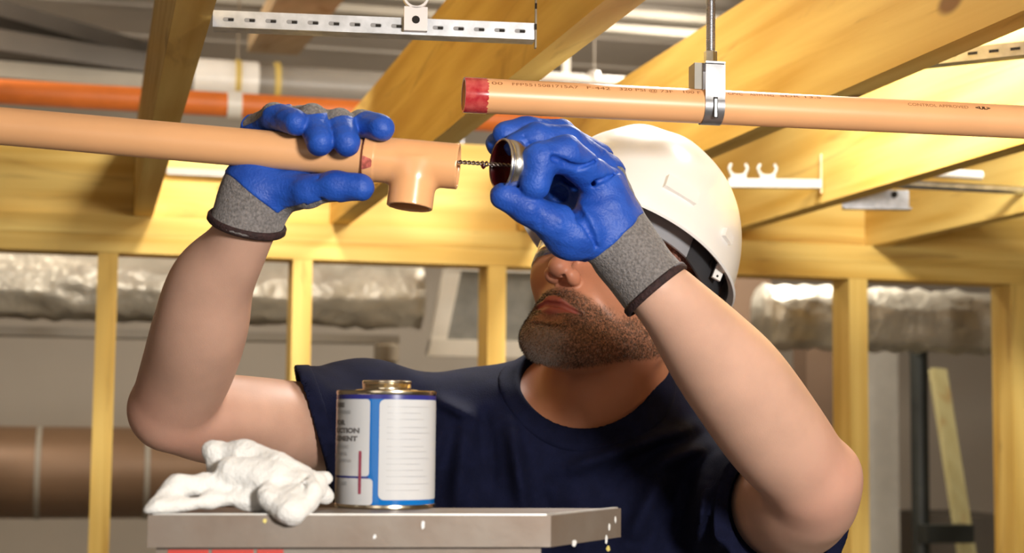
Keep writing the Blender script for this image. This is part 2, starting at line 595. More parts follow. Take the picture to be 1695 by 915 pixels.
def surface_nets(fn, lo, hi, h, brick=30, local=None):
    """mesh of fn(points) = 0 inside the box lo..hi; local(lo, hi) may give a cheaper fn for one brick or None"""
    lo = np.asarray(lo, np.float64)
    n = np.ceil((np.asarray(hi) - lo) / h).astype(int) + 1
    keys, poss, quads = [], [], []
    S = n + 3
    key = lambda i, j, k: ((i + 1) * S[1] + (j + 1)) * S[2] + (k + 1)
    for I in range(0, n[0], brick):
        for J in range(0, n[1], brick):
            for K in range(0, n[2], brick):
                o = np.array([I, J, K]) - 1
                g = brick + 2
                b0 = lo + o * h
                f = fn
                if local is not None:
                    f = local(b0, b0 + (g - 1) * h)
                    if f is None:
                        continue
                cen = (b0 + (g - 1) * h / 2).astype(np.float32)[None]
                if abs(float(f(cen)[0])) > (g - 1) * h * 0.87 * 1.5 + 0.02:
                    continue
                ax = [(lo[a] + (o[a] + np.arange(g)) * h).astype(np.float32) for a in range(3)]
                G = np.stack(np.meshgrid(*ax, indexing='ij'), -1).reshape(-1, 3)
                d = f(G).reshape(g, g, g)
                s = d < 0
                if s.all() or not s.any():
                    continue
                m = g - 1
                cnt = np.zeros((m, m, m), np.float32)
                acc = np.zeros((m, m, m, 3), np.float32)
                for a in range(3):
                    for u in (0, 1):
                        for v in (0, 1):
                            sl0 = [None] * 3
                            sl1 = [None] * 3
                            oth = [q for q in range(3) if q != a]
                            sl0[a] = slice(0, m); sl1[a] = slice(1, m + 1)
                            for q, w in zip(oth, (u, v)):
                                sl0[q] = sl1[q] = slice(w, w + m)
                            d0, d1 = d[tuple(sl0)], d[tuple(sl1)]
                            cr = (d0 < 0) != (d1 < 0)
                            t = np.where(cr, d0 / np.where(cr, d0 - d1, 1), 0)
                            cnt += cr
                            acc[..., a] += np.where(cr, t, 0)
                            acc[..., oth[0]] += np.where(cr, u, 0)
                            acc[..., oth[1]] += np.where(cr, v, 0)
                ii = np.argwhere(cnt > 0)
                c = acc[ii[:, 0], ii[:, 1], ii[:, 2]] / cnt[ii[:, 0], ii[:, 1], ii[:, 2]][:, None]
                keys.append(key(ii[:, 0] + o[0], ii[:, 1] + o[1], ii[:, 2] + o[2]))
                poss.append(lo + (ii + o + c) * h)
                for a in range(3):
                    oth = [q for q in range(3) if q != a]
                    sl0 = [slice(1, g - 1)] * 3
                    sl1 = [slice(1, g - 1)] * 3
                    sl1[a] = slice(2, g)
                    s0, s1 = s[tuple(sl0)], s[tuple(sl1)]
                    for flip in (False, True):
                        e = np.argwhere((s0 != s1) & (s0 == flip)) + 1 + o
                        if not len(e):
                            continue
                        ks = []
                        for du, dv in ((-1, -1), (0, -1), (0, 0), (-1, 0)):
                            q = e.copy()
                            q[:, oth[0]] += du
                            q[:, oth[1]] += dv
                            ks.append(key(q[:, 0], q[:, 1], q[:, 2]))
                        ks = np.stack(ks, 1)
                        if flip ^ (a == 1):
                            pass
                        else:
                            ks = ks[:, ::-1]
                        quads.append(ks)
    keys = np.concatenate(keys); poss = np.concatenate(poss); quads = np.concatenate(quads)
    uk, first = np.unique(keys, return_index=True)
    idx = np.searchsorted(uk, quads)
    idx = np.clip(idx, 0, len(uk) - 1)
    good = (uk[idx] == quads).all(1)
    return poss[first], idx[good]


def relax(vs, q, it=1, lam=0.5):
    for _ in range(it):
        s = np.zeros_like(vs); c = np.zeros(len(vs))
        for a in range(4):
            b = (a + 1) % 4
            np.add.at(s, q[:, a], vs[q[:, b]]); np.add.at(c, q[:, a], 1)
            np.add.at(s, q[:, b], vs[q[:, a]]); np.add.at(c, q[:, b], 1)
        vs = vs + lam * (s / np.maximum(c, 1)[:, None] - vs)
    return vs


def net_mesh(name, vs, q):
    me = bpy.data.meshes.new(name)
    me.vertices.add(len(vs))
    me.vertices.foreach_set('co', vs.astype(np.float32).ravel())
    me.loops.add(q.size)
    me.loops.foreach_set('vertex_index', q.astype(np.int32).ravel())
    me.polygons.add(len(q))
    me.polygons.foreach_set('loop_start', np.arange(0, q.size, 4, dtype=np.int32))
    me.polygons.foreach_set('use_smooth', np.ones(len(q), bool))
    me.update(calc_edges=True)
    me.validate()
    return me


def solid(name, fn, lo, hi, h, m, parent=None, it=1, local=None):
    vs, q = surface_nets(fn, lo, hi, h, local=local)
    vs = relax(vs, q, it)
    me = net_mesh(name, vs, q)
    c = recentre(me)
    o = link_mesh(name, me, m, parent, c)
    return o, vs, q


def waves(Q, f, seed):
    """cheap smooth wobble made of crossed sines, about -1..1"""
    r = np.random.default_rng(seed)
    s = 0
    for i in range(4):
        k = r.normal(size=3); k /= np.linalg.norm(k)
        s = s + np.sin(Q @ (k * f * r.uniform(0.7, 1.5)).astype(np.float32) + r.uniform(0, 6))
    return s / 3.0


# ------------------------------------------------------------------ pipes
PR = 0.0167
PA, PB = P(0, 208.5, 1.435), P(600, 261.5, 1.42)
PD = (PB - PA).normalized()
MPX = 1.42 / F                       # metres per pixel at the hands


def pipe_at(px):
    """point on the held pipe's middle line under pixel column px"""
    t = (px - 0) / 600.0
    return PA + (PB - PA) * t


def pipe_bm(a, d, r, length, wall=0.003, n=64):
    b = bmesh.new()
    add_lathe(b, a, d, [(0, r - wall), (0, r - 0.0006), (0.0006, r), (length - 0.0006, r), (length, r - 0.0006), (length, r - wall)], n, close=True)
    return b


held0 = pipe_at(-520)
held_len = (pipe_at(640) - held0).length
held = root('pipe', held0, 'long orange plastic pipe at left, gripped by the blue gloved hand', 'pipe')
obj('pipe_wall', pipe_bm(held0, PD, PR, held_len), 'cpvc', held, smooth=True, auto=40)

# fixed pipe
QA, QB = P(768, 157, 1.555), P(1690, 202, 1.645)
QD = (QB - QA).normalized()
fix_len = (P(2050, 219.6, 1.68) - QA).length
fixed = root('pipe', QA, 'orange printed plastic pipe at upper right with a red primed end, hung from a rod', 'pipe')
obj('pipe_wall', pipe_bm(QA, QD, PR, fix_len), 'cpvc', fixed, smooth=True, auto=40)
QT = (QB - QA).length / (1690 - 768)     # metres of pipe per pixel column
b = bmesh.new()
n = 64
_, qu, qv = frame_of(QD)
rw = random.Random(3)
ends = [0.0312 * 1.0 + rw.uniform(-0.0012, 0.0012) for _ in range(n)]
ends[36] += 0.006; ends[37] += 0.004; ends[35] += 0.002
ra = []
for t, r in ((-0.0004, PR - 0.0022), (-0.0004, PR + 0.0002), (0.001, PR + 0.0004), (None, PR + 0.0004), ('e', PR - 0.0001)):
    ring = []
    for i in range(n):
        a = 2 * math.pi * i / n
        tt = ends[i] - 0.010 if t is None else (ends[i] - 0.010 + 0.0002 if t == 'e' else t)
        ring.append(b.verts.new(QA + QD * tt + (qu * math.cos(a) + qv * math.sin(a)) * r))
    ra.append(ring)
for j in range(4):
    for i in range(n):
        b.faces.new((ra[j][i], ra[j][(i + 1) % n], ra[j + 1][(i + 1) % n], ra[j + 1][i]))
o = obj('primer_band', b, 'primer', fixed, smooth=True, auto=50)
o['label'] = 'glossy dark red primer on the pipe end'


def wrap_on_pipe(bm, a, d, t0, ang, r):
    """bend flat letters onto the pipe; ang is measured up from the side that faces the camera"""
    view = (CAM - a)
    view = (view - d * view.dot(d)).normalized()
    upv = d.cross(view)
    if upv.z < 0:
        upv = -upv
    for v in bm.verts:
        x, y = v.co.x, v.co.y
        th = ang + y / r
        v.co = a + d * (t0 + x) + (view * math.cos(th) + upv * math.sin(th)) * r


def print_on_pipe(txt, px0, px1, ang, size, m='ink', bold=0.0):
    bm = text_bm(txt, size, width=(px1 - px0) * QT, bold=bold)
    cut_grid(bm, 0.0012, 1)
    wrap_on_pipe(bm, QA, QD, (px0 - 768) * QT, math.radians(ang), PR + 0.00015)
    return obj('printing', bm, m, fixed)


for txt, p0, p1, ang in (('00', 808, 825, 42), ('FFP5515081715A7', 840, 944, 42), ('F-442', 958, 995, 43), ('320 PSI @ 73F', 1010, 1096, 44),
                         ('100 F', 1113, 1141, 46), ('CPVC', 1186, 1210, 49), ('ASTM F442', 1222, 1262, 50),
                         ('SDR 13.5', 1272, 1340, 52), ('CONTROL APPROVED', 1485, 1588, 40)):
    print_on_pipe(txt, p0, p1, ang, 0.0055)
print_on_pipe('<UL>', 1600, 1626, 40, 0.0052, 'ink_dark', bold=0.0003)

# clamp and rod that carry the fixed pipe
ht = (1163 - 768) * QT
hc = QA + QD * ht
hang = root('pipe_hanger', hc, 'galvanised pipe hanger clasping the fixed orange pipe under a threaded rod', 'pipe hanger')
view = (CAM - hc); view = (view - QD * view.dot(QD)).normalized()
UZ = Vector((0, 0, 1)); UZ = (UZ - QD * UZ.dot(QD)).normalized()
SD = QD.cross(UZ)
if SD.dot(view) < 0:
    SD = -SD
bw, th = 0.0098, 0.0013


def strap_bm(path, w):
    b = bmesh.new()
    L = []
    for (s, z) in path:
        L.append([b.verts.new(hc + QD * (w * e) + SD * s + UZ * z) for e in (-1, 1)])
    for i in range(len(L) - 1):
        b.faces.new((L[i][0], L[i][1], L[i + 1][1], L[i + 1][0]))
    r = bmesh.ops.solidify(b, geom=b.faces[:], thickness=th)
    return b


R1 = PR + 0.0012
arc = [(R1 * math.cos(a), R1 * math.sin(a)) for a in np.linspace(math.radians(15), math.radians(-195), 40)]
htop = 0.0405
path = [(0.0115, htop), (R1 * 1.0, htop - 0.002), (R1, 0.010)] + arc + [(-R1, 0.010), (-R1, htop - 0.002), (-0.0115, htop)]
obj('band', strap_bm(path, bw), 'galv_white', hang, smooth=True, auto=40)
b = bmesh.new()
add_box(b, hc + UZ * htop, (QD, SD, UZ), (bw, R1, 0.0009))
obj('top_bridge', b, 'galv', hang, bevel=0.0004)
b = bmesh.new()
add_box(b, hc - QD * (bw + 0.0042) + UZ * 0.0285 - SD * 0.003, (QD, SD, UZ), (0.0042, 0.011, 0.0130))
obj('side_tab', b, 'dull_zinc', hang, bevel=0.001)
b = bmesh.new()
add_box(b, hc + SD * (R1 + 0.0005) - UZ * 0.004, (QD, SD, UZ), (0.0020, 0.0006, 0.010))
o = obj('slot', b, 'dark_slot', hang, bevel=0.0003)
b = bmesh.new()
add_box(b, hc + SD * (R1 + 0.0009) - UZ * 0.0045, (QD, SD, UZ), (0.0012, 0.0006, 0.0088))
obj('tongue', b, 'galv', hang, bevel=0.0003)
b = bmesh.new()
add_lathe(b, hc + UZ * (htop + 0.0005), UZ, [(0, 0.0062), (0.0005, 0.0066), (0.0135, 0.0066), (0.014, 0.0060)], 6)
obj('hex_coupling', b, 'galv', hang)
rod_top = 3.32 - hc.z
b = bmesh.new()
prof = []
t = htop + 0.010
while t < htop + 0.26:
    prof += [(t, 0.0040), (t + 0.00075, 0.0047)]
    t += 0.0015
prof += [(t, 0.0042), (rod_top, 0.0042)]
add_lathe(b, hc, UZ, prof, 20)
obj('threaded_rod', b, 'galv', hang, smooth=True, auto=80)

# ------------------------------------------------------------------ tee fitting
T0, T1 = pipe_at(604), pipe_at(757)
TL = (T1 - T0).length
TR, TB = 0.0199, 0.0167
tcen = pipe_at(686)
tdn = (P(674, 343, 1.412) - tcen)
tdn = (tdn - PD * tdn.dot(PD) * 0.75)
BL = tdn.length
tdn.normalize()


def tee_fn(Q):
    d = cyl(Q, T0, PD, TR, 0, TL)
    d2 = cyl(Q, tcen, tdn, TR + 0.0002, 0, BL)
    d = smin(d, d2, 0.006)
    # shoulder ring next to the held pipe
    ring = cyl(Q, T0, PD, TR + 0.0005, 0, 0.0095)
    d = smin(d, ring, 0.0006)
    bore = np.minimum(cyl(Q, T0, PD, TB + 0.0001, -1, 1), cyl(Q, tcen, tdn, TB, 0, 1))
    return smax(d, -bore, 0.0012)


tc_ = (np.array(T0) + np.array(T1)) / 2
tee = root('tee_fitting', tcen, 'orange plastic tee fitting pushed onto the held pipe, one branch pointing down', 'pipe fitting')
lo = np.minimum.reduce([V(T0), V(T1), V(tcen + tdn * BL)]) - 0.024
hi = np.maximum.reduce([V(T0), V(T1), V(tcen + tdn * BL)]) + 0.024
solid('tee_body', tee_fn, lo, hi, 0.00085, 'tee', tee, 1)
# red cement squeezed out at the joint
b = bmesh.new()
add_lathe(b, T0 - PD * 0.0018, PD, [(0, PR + 0.0001), (0.0004, PR + 0.0012), (0.0020, PR + 0.0026), (0.0022, PR + 0.0001)], 64, close=True)
o = obj('cement_bead', b, 'primer', tee, smooth=True, auto=60)
o['label'] = 'dark red cement bead around the joint'
b = rounded_rect_bm(0.0, 0.0085, -0.006, 0.004, 0.0015)
for v in b.verts:
    v.co.y += -0.35 * (v.co.x - 0.004) * (1 if v.co.y > 0 else -1.2)
cut_grid(b, 0.0008, 1); cut_grid(b, 0.001, 0)
wrap_on_pipe(b, T0, PD, 0.0004, math.radians(-8), TR + 0.0008)
o = obj('red_smear', b, mat('red smear', (0.66, 0.16, 0.12), 0.4, var=0.5, vscale=350), tee)
o['label'] = 'red cement smear on the fitting'

# ------------------------------------------------------------------ can lid with dauber, held by the right gloved hand in the photo
LC = P(829, 272, 1.405)             # middle of the open mouth
LB = P(858, 275.0, 1.4125)
LD = (LB - LC).normalized()          # from mouth to closed back
LR = 0.0222
lid = root('can_lid', LC, 'metal screw lid with red cement inside, held between blue glove fingers', 'lid')
b = bmesh.new()
add_lathe(b, LC, LD, [(0.0, LR - 0.0012), (-0.0006, LR - 0.0002), (0.0004, LR + 0.0006), (0.0022, LR + 0.0003), (0.0030, LR - 0.0008), (0.0040, LR + 0.0003),
                      (0.0050, LR - 0.0008), (0.0062, LR), (0.0150, LR), (0.0163, LR - 0.0010), (0.0166, 0.0),
                      ], 64)
bmesh.ops.delete(b, geom=[f for f in b.faces if len(f.verts) > 4 and abs((f.calc_center_median() - LC).dot(LD)) < 0.002], context='FACES')
obj('lid_shell', b, 'lid_metal', lid, smooth=True, auto=50)
b = bmesh.new()
add_lathe(b, LC, LD, [(0.0004, LR - 0.0012), (0.0030, LR - 0.0020), (0.012, LR - 0.0022), (0.0125, 0.0)], 48)
bmesh.ops.delete(b, geom=[f for f in b.faces if len(f.verts) > 4 and abs((f.calc_center_median() - LC).dot(LD)) < 0.002], context='FACES')
o = obj('liner', b, 'lid_red', lid, smooth=True, auto=50)
o['label'] = 'dark red cement coated inside of the lid'
w0, w1 = LC + LD * 0.0115, P(752, 267.5, 1.42)
w2 = P(712, 266, 1.42)
for ph in (0, math.pi):
    b = bmesh.new()
    pts = []
    dd, u, v = frame_of(w1 - w0)
    LW = (w1 - w0).length
    for i in range(81):
        s = i / 80
        a = ph + s * 42
        rr = 0.0011 if s > 0.15 else 0.0009
        bulge = 0.0022 * math.exp(-((s - 0.48) / 0.05) ** 2)
        pts.append(w0 + (w1 - w0) * s + (u * math.cos(a) + v * math.sin(a)) * (rr + bulge * 0.5))
    add_tube(b, pts, 0.00085, 8)
    obj('wire_strand', b, 'wire', lid, smooth=True)
b = bmesh.new()
add_lathe(b, w1, (w2 - w1), [(-0.0005, 0.0018), (0.002, 0.0045), (0.010, 0.0075), (0.018, 0.0070), (0.021, 0.0040)], 24)
obj('dauber', b, 'lid_red', lid, smooth=True)
b = bmesh.new()
dm = w0 + (w1 - w0) * 0.50
add_lathe(b, dm - Vector((0, 0, 0.0008)), Vector((0, 0, -1)), [(-0.0010, 0.0012), (0.0006, 0.0024), (0.0026, 0.0019), (0.0040, 0.0006)], 12)
obj('cement_drip', b, 'lid_red', lid, smooth=True)

# ------------------------------------------------------------------ slotted angle rail with pipe clip
ra_, rb_ = P(352, 40, 1.66), P(886, 67.5, 1.70)
ra_.z = rb_.z = (ra_.z + rb_.z) / 2
RX = (rb_ - ra_).normalized()
RZ = Vector((0, 0, 1)); RY = RZ.cross(RX)
if RY.dot(CAM - ra_) < 0:
    RY = -RY
RLEN = (rb_ - ra_).length
RH = 0.0165
rail = root('slotted_rail', ra_, 'long punched steel angle rail spanning the left and middle joists, near the top edge', 'metal rail')
b = bmesh.new()
mid = ra_ + RX * (RLEN / 2)
add_box(b, mid + RZ * (RH / 2), (RX, RY, RZ), (RLEN / 2, 0.0008, RH / 2))
obj('face', b, 'galv_white', rail, bevel=0.0003)
b = bmesh.new()
add_box(b, mid - RY * 0.011, (RX, RY, RZ), (RLEN / 2, 0.0115, 0.0008))
obj('lower_flange', b, 'galv', rail, bevel=0.0003)
for i in range(15):
    s = 0.016 + i * (RLEN - 0.032) / 14
    if 0.60 < s / RLEN < 0.66:
        continue
    b = rounded_rect_bm(-0.0058, 0.0058, -0.0021, 0.0021, 0.0020)
    r = bmesh.ops.extrude_face_region(b, geom=b.faces[:])
    for v in [g for g in r['geom'] if isinstance(g, bmesh.types.BMVert)]:
        v.co.z = 0.0004
    ce = ra_ + RX * s + RZ * (RH * 0.45) + RY * 0.00075
    for v in b.verts:
        x, y, z = v.co
        v.co = ce + RX * x + RZ * y + RY * z
    obj('slot', b, mat('slot shade', (0.30, 0.30, 0.31), 0.6, 0.5, var=0.2) if i == 0 else bpy.data.materials['slot shade'], rail)
    b = bmesh.new()
    add_box(b, ce + RX * 0.0022 + RY * 0.0006 - RZ * 0.0003, (RX, RY, RZ), (0.0027, 0.0002, 0.0014))
    obj('punched_hole', b, 'dark_slot', rail)
b = bmesh.new()
vx = JX['B'] - 0.0195
vt = rb_ + RX * 0.001
add_box(b, vt + RZ * 0.075 - RX * 0.0008, (RX, RY, RZ), (0.0008, 0.0035, 0.085))
obj('upright_strap', b, 'grey_duct', rail)
for k in range(3):
    b = bmesh.new()
    add_box(b, vt + RZ * (0.012 + 0.022 * k) + RY * 0.0032 - RX * 0.0010, (RX, RY, RZ), (0.0010, 0.0008, 0.003))
    obj('strap_hole', b, 'dark_slot', rail)

cs = (684 - 352) / (886 - 352) * RLEN
cl = ra_ + RX * cs + RY * 0.0018
clip = root('pipe_clip', cl, 'white open plastic pipe clip screwed onto the punched steel rail', 'clip')
b = bmesh.new()
add_box(b, cl + RZ * 0.0140 + RY * 0.004, (RX, RY, RZ), (0.0120, 0.004, 0.0125))
obj('base', b, 'clip', clip, bevel=0.0012)
CR = 0.0125
cc = cl + RZ * (0.0262 + CR) + RY * 0.004
for sgn in (-1, 1):
    b = bmesh.new()
    prof = []
    for i in range(19):
        a = math.radians(-90 + sgn * (i / 18 * 128))
        prof.append((math.cos(a), math.sin(a)))
    out = [cc + RX * (c * (CR + 0.0012)) + RZ * (s * (CR + 0.0012)) for c, s in prof]
    inn = [cc + RX * (c * (CR - 0.0012)) + RZ * (s * (CR - 0.0012)) for c, s in prof]
    for side in (-0.004, 0.004):
        pass
    vo = [[b.verts.new(p + RY * e) for p in out] for e in (-0.004, 0.004)]
    vi = [[b.verts.new(p + RY * e) for p in inn] for e in (-0.004, 0.004)]
    for i in range(18):
        b.faces.new((vo[0][i], vo[0][i + 1], vo[1][i + 1], vo[1][i]))
        b.faces.new((vi[0][i + 1], vi[0][i], vi[1][i], vi[1][i + 1]))
        b.faces.new((vo[0][i + 1], vo[0][i], vi[0][i], vi[0][i + 1]))
        b.faces.new((vo[1][i], vo[1][i + 1], vi[1][i + 1], vi[1][i]))
    for i in (0, 18):
        b.faces.new((vo[0][i], vo[1][i], vi[1][i], vi[0][i]))
    a = math.radians(-90 + sgn * 108)
    add_box(b, cc + RX * (math.cos(a) * (CR + 0.0022)) + RZ * (math.sin(a) * (CR + 0.0022)), (RX, RY, RZ), (0.0016, 0.004, 0.0012))
    obj('jaw', b, 'clip', clip, smooth=True, auto=40)
b = bmesh.new()
add_lathe(b, cl + RZ * 0.0128 + RY * 0.0079, RY, [(0, 0.0042), (0.0006, 0.0042), (0.0008, 0.0036)], 10)
o = obj('screw', b, 'dark_slot', clip)
o['label'] = 'dark screw head'

# ------------------------------------------------------------------ ladder
ZL = P(912, 852, 1.20).z
FL, FR = on_z(245, 852, ZL), on_z(912, 853, ZL)
# nearer right corner, farther left corner
BR, BLc = on_z(1028, 841, ZL), None
ex = (FR - FL).normalized()
ey = Vector((-ex.y, ex.x, 0))
BLc = FL + ey * (BR - FR).dot(ey) + ex * 0.006
lad = root('stepladder', ((FL + BR) / 2).xy.to_3d(), 'worn aluminium stepladder top with a red label, under the metal can', 'ladder')
HT = 0.0228


def prism(name, pts, z0, z1, m, parent, bevel=0.002):
    b = bmesh.new()
    lo_ = [b.verts.new((p.x, p.y, z0)) for p in pts]
    hi_ = [b.verts.new((p.x, p.y, z1)) for p in pts]
    k = len(pts)
    b.faces.new(lo_[::-1]); b.faces.new(hi_)
    for i in range(k):
        b.faces.new((lo_[i], lo_[(i + 1) % k], hi_[(i + 1) % k], hi_[i]))
    return obj(name, b, m, parent, bevel=bevel)


top = prism('top_cap', [FL, FR, BR, BLc], ZL - HT, ZL, 'alu', lad, 0.0022)
# small raised lip along the front and the right edge
b = bmesh.new()
add_box(b, (FL + FR) / 2 + Vector((0, 0, 0.0002)) + ey * 0.003, (ex, ey, XYZ[2]), ((FR - FL).length / 2 - 0.003, 0.0016, 0.0008))
rdir = (BR - FR).normalized()
add_box(b, (FR + BR) / 2 + Vector((0, 0, 0.0002)) - Vector((rdir.y, -rdir.x, 0)) * 0.003, (rdir, Vector((-rdir.y, rdir.x, 0)), XYZ[2]), ((BR - FR).length / 2 - 0.003, 0.0016, 0.0008))
obj('edge_lip', b, 'alu_edge', lad)
# red sticker on the apron below the cap
zap = ZL - HT
ap = []
b = bmesh.new()
inn_ = ey * 0.008
bx_c = (FL + FR) / 2 + inn_
add_box(b, Vector((bx_c.x, bx_c.y, zap - 0.030)), (ex, ey, XYZ[2]), ((FR - FL).length / 2 - 0.006, 0.0015, 0.030))
obj('apron', b, 'alu', lad)
lw = (FR - FL).length
for s0, s1 in ((0.03, 0.092), (0.096, 0.160), (0.164, 0.205)):
    b = bmesh.new()
    cxl = FL + ex * (lw * (s0 + s1) / 2 / 0.62) + inn_ - ey * 0.0018
    add_box(b, Vector((cxl.x, cxl.y, zap - 0.024)), (ex, ey, XYZ[2]), (lw * (s1 - s0) / 2 / 0.62 * 0.98, 0.0003, 0.022))
    o = obj('red_sticker', b, 'red_label', lad)
    o['label'] = 'red warning sticker block'
# paint spots
for (px, py, wv, hv, mm) in ((1003, 893, 5, 9, 'paint_white'), (1008, 872, 4, 7, 'paint_white'), (950, 899, 10, 6, 'paint_white'), (1006, 908, 8, 5, 'paint_spot'), (438, 862, 4, 4, 'paint_spot'), (700, 868, 3, 8, 'paint_white'), (620, 888, 3, 4, 'paint_white'), (1018, 860, 3, 6, 'paint_white')):
    sideR = px > 915
    o0, nn, tt = (FR, Vector((rdir.y, -rdir.x, 0)), rdir) if sideR else (FL, -ey, ex)
    r_ = P(px, py, 1.0) - CAM
    s_ = (o0 - CAM).dot(nn) / r_.dot(nn)
    c_ = CAM + r_ * s_ + nn * 0.0002
    k_ = s_ / F
    b = bmesh.new()
    nseg = 14
    vs_ = [b.verts.new(c_ + tt * (wv * k_ * math.cos(2 * math.pi * i / nseg) * random.uniform(.7, 1.1)) + XYZ[2] * (hv * k_ * math.sin(2 * math.pi * i / nseg) * random.uniform(.7, 1.1))) for i in range(nseg)]
    f_ = b.faces.new(vs_)
    r2 = bmesh.ops.extrude_face_region(b, geom=[f_])
    for v in [g for g in r2['geom'] if isinstance(g, bmesh.types.BMVert)]:
        v.co += nn * 0.0003
    obj('paint_splash', b, mm, lad)
# rails, back legs and steps down to the floor
cmid = (FL + FR) / 2
for sx in (-1, 1):
    for sy, nm in ((0, 'front_rail'), (1, 'rear_rail')):
        topp = cmid + ex * (sx * (lw / 2 - 0.02)) + ey * (0.045 if sy == 0 else 0.105)
        foot = cmid + ex * (sx * (lw / 2 + 0.08)) + ey * (-0.32 if sy == 0 else 0.53)
        a_ = Vector((topp.x, topp.y, zap - 0.001)); z_ = Vector((foot.x, foot.y, 0.012))
        d_ = (z_ - a_).normalized()
        s_ = ex - d_ * ex.dot(d_); s_.normalize()
        b = bmesh.new()
        add_box(b, (a_ + z_) / 2, (s_, d_.cross(s_), d_), (0.011, 0.030 if sy == 0 else 0.022, (z_ - a_).length / 2))
        r_ = obj(nm, b, 'rail', lad, bevel=0.003)
        b = bmesh.new()
        add_box(b, Vector((foot.x, foot.y, 0.013)), (ex, ey, XYZ[2]), (0.02, 0.042, 0.0125))
        obj('rubber_foot', b, 'sole', r_ , bevel=0.003)
for sy, nm in ((0, 'front'), (1, 'rear')):
    for zz in (0.42, 0.72, 1.02, 1.32, 1.60):
        f_ = (zap - zz) / zap
        y0 = (0.022 + f_ * (-0.342)) if sy == 0 else (0.105 + f_ * 0.425)
        c_ = cmid + ex * 0 + ey * y0
        b = bmesh.new()
        wd_ = lw / 2 - 0.032 + f_ * 0.1
        add_box(b, Vector((c_.x, c_.y, zz)), (ex, ey, XYZ[2]), (wd_, 0.045 if sy == 0 else 0.06, 0.012))
        obj('step', b, 'alu', lad, bevel=0.003)

# ------------------------------------------------------------------ can of cement
cb = on_z(637, 838, ZL + 0.0004)
cdep = (cb - CAM).dot(fw)
CRR = 81.5 * cdep / F
CH = 0.0
kpx = cdep / F
z_rim = ZL + (838 - 646) * kpx
can = root('metal_can', (cb.x, cb.y, ZL), 'blue and white labelled metal can standing on the ladder top', 'can')
hb = z_rim - ZL
b = bmesh.new()
add_lathe(b, (cb.x, cb.y, ZL + 0.0003), (0, 0, 1), [(0, CRR - 0.003), (0, CRR + 0.0002), (0.0008, CRR + 0.0010), (0.0026, CRR + 0.0008), (0.0034, CRR - 0.0002), (hb - 0.0052, CRR - 0.0002), (hb - 0.0044, CRR + 0.0003), (hb - 0.0015, CRR + 0.0008), (hb - 0.0006, CRR + 0.0005),
                                                 (hb - 0.0008, CRR - 0.0015), (hb - 0.0020, CRR - 0.0025), (hb - 0.0006, CRR - 0.0120), (hb + 0.0004, 0.024)], 96)
obj('can_body', b, 'tin', can, smooth=True, auto=40)
b = bmesh.new()
nr = 41 * kpx
add_lathe(b, (cb.x, cb.y, z_rim - 0.0006), (0, 0, 1), [(0, nr + 0.0010), (0.0012, nr + 0.0008), (0.0016, nr - 0.0006), (0.0026, nr - 0.0006), (0.0032, nr), (0.0040, nr - 0.0004), (0.0046, nr), (0.0054, nr - 0.0003), (0.0060, nr), (0.0078, nr), (0.0084, nr - 0.0010), (0.0085, nr - 0.0030), (0.0060, nr - 0.0036)], 72)
o = obj('neck', b, 'tin', can, smooth=True, auto=40)
o['label'] = 'open golden threaded neck'
# label wraps: angle measured from the side facing the camera, positive to the photo's right
cvx = Vector((CAM.x - cb.x, CAM.y - cb.y, 0)).normalized()
crx = Vector((-cvx.y, cvx.x, 0))
if crx.dot(rt) < 0:
    crx = -crx


def can_pt(th, z, r):
    return Vector((cb.x, cb.y, 0)) + (cvx * math.cos(th) + crx * math.sin(th)) * r + Vector((0, 0, z))


def px_ang(px):
    return math.asin(max(-0.999, min(0.999, (px - 637) / 81.5)))


def py_z(py):
    return ZL + (838 - py) * kpx


def can_patch(name, bm, m, r, th0=None, lab=None):
    """bm in metres, x along the wall of the can from angle zero, y height"""
    cut_grid(bm, 0.0022, 0)
    for v in bm.verts:
        v.co = can_pt(v.co.x / CRR, v.co.y, r)
    o = obj(name, bm, m, label_root, smooth=True)
    if lab:
        o['label'] = lab
    return o


b = bmesh.new()
add_lathe(b, (cb.x, cb.y, 0), (0, 0, 1), [(py_z(831), CRR + 0.0002), (py_z(654), CRR + 0.0002), (py_z(654), CRR - 0.0001), (py_z(831), CRR - 0.0001)], 96, close=True)
label_root = obj('paper_label', b, 'can_blue', can, smooth=True, auto=40)
_lr = label_root
cl2 = 0.0
S = lambda px: px_ang(px) * CRR
b = rounded_rect_bm(S(637 - 81) - 0.012, S(720), py_z(661), py_z(654), 0.0005)
can_patch('navy_stripe', b, 'can_navy', CRR + 0.0004)
b = rounded_rect_bm(S(626), S(626) + 0.062, py_z(823), py_z(661.5), 0.0045)
can_patch('white_panel', b, 'can_white', CRR + 0.0006, lab='large white text panel')
b = rounded_rect_bm(S(611) - 0.052, S(611), py_z(785.5), py_z(661.5), 0.0028)
can_patch('white_panel', b, 'can_white', CRR + 0.0006, lab='narrow white name panel')
b = rounded_rect_bm(S(617) - 0.055, S(617), py_z(845) + 0.0065, py_z(789), 0.0030)
can_patch('white_panel', b, 'can_white', CRR + 0.0006, lab='lower white panel')
b = rounded_rect_bm(S(610) - 0.050, S(610), py_z(789), py_z(786), 0.0003)
can_patch('navy_stripe', b, 'can_navy', CRR + 0.0007)


def can_text(txt, x_left, x_right, py, size_px, m):
    bm = text_bm(txt, size_px * kpx * 1.35, width=S(x_right) - S(x_left), bold=0.00028)
    for v in bm.verts:
        v.co.x += S(x_left)
        v.co.y += py_z(py)
    return can_patch('lettering', bm, m, CRR + 0.0008)


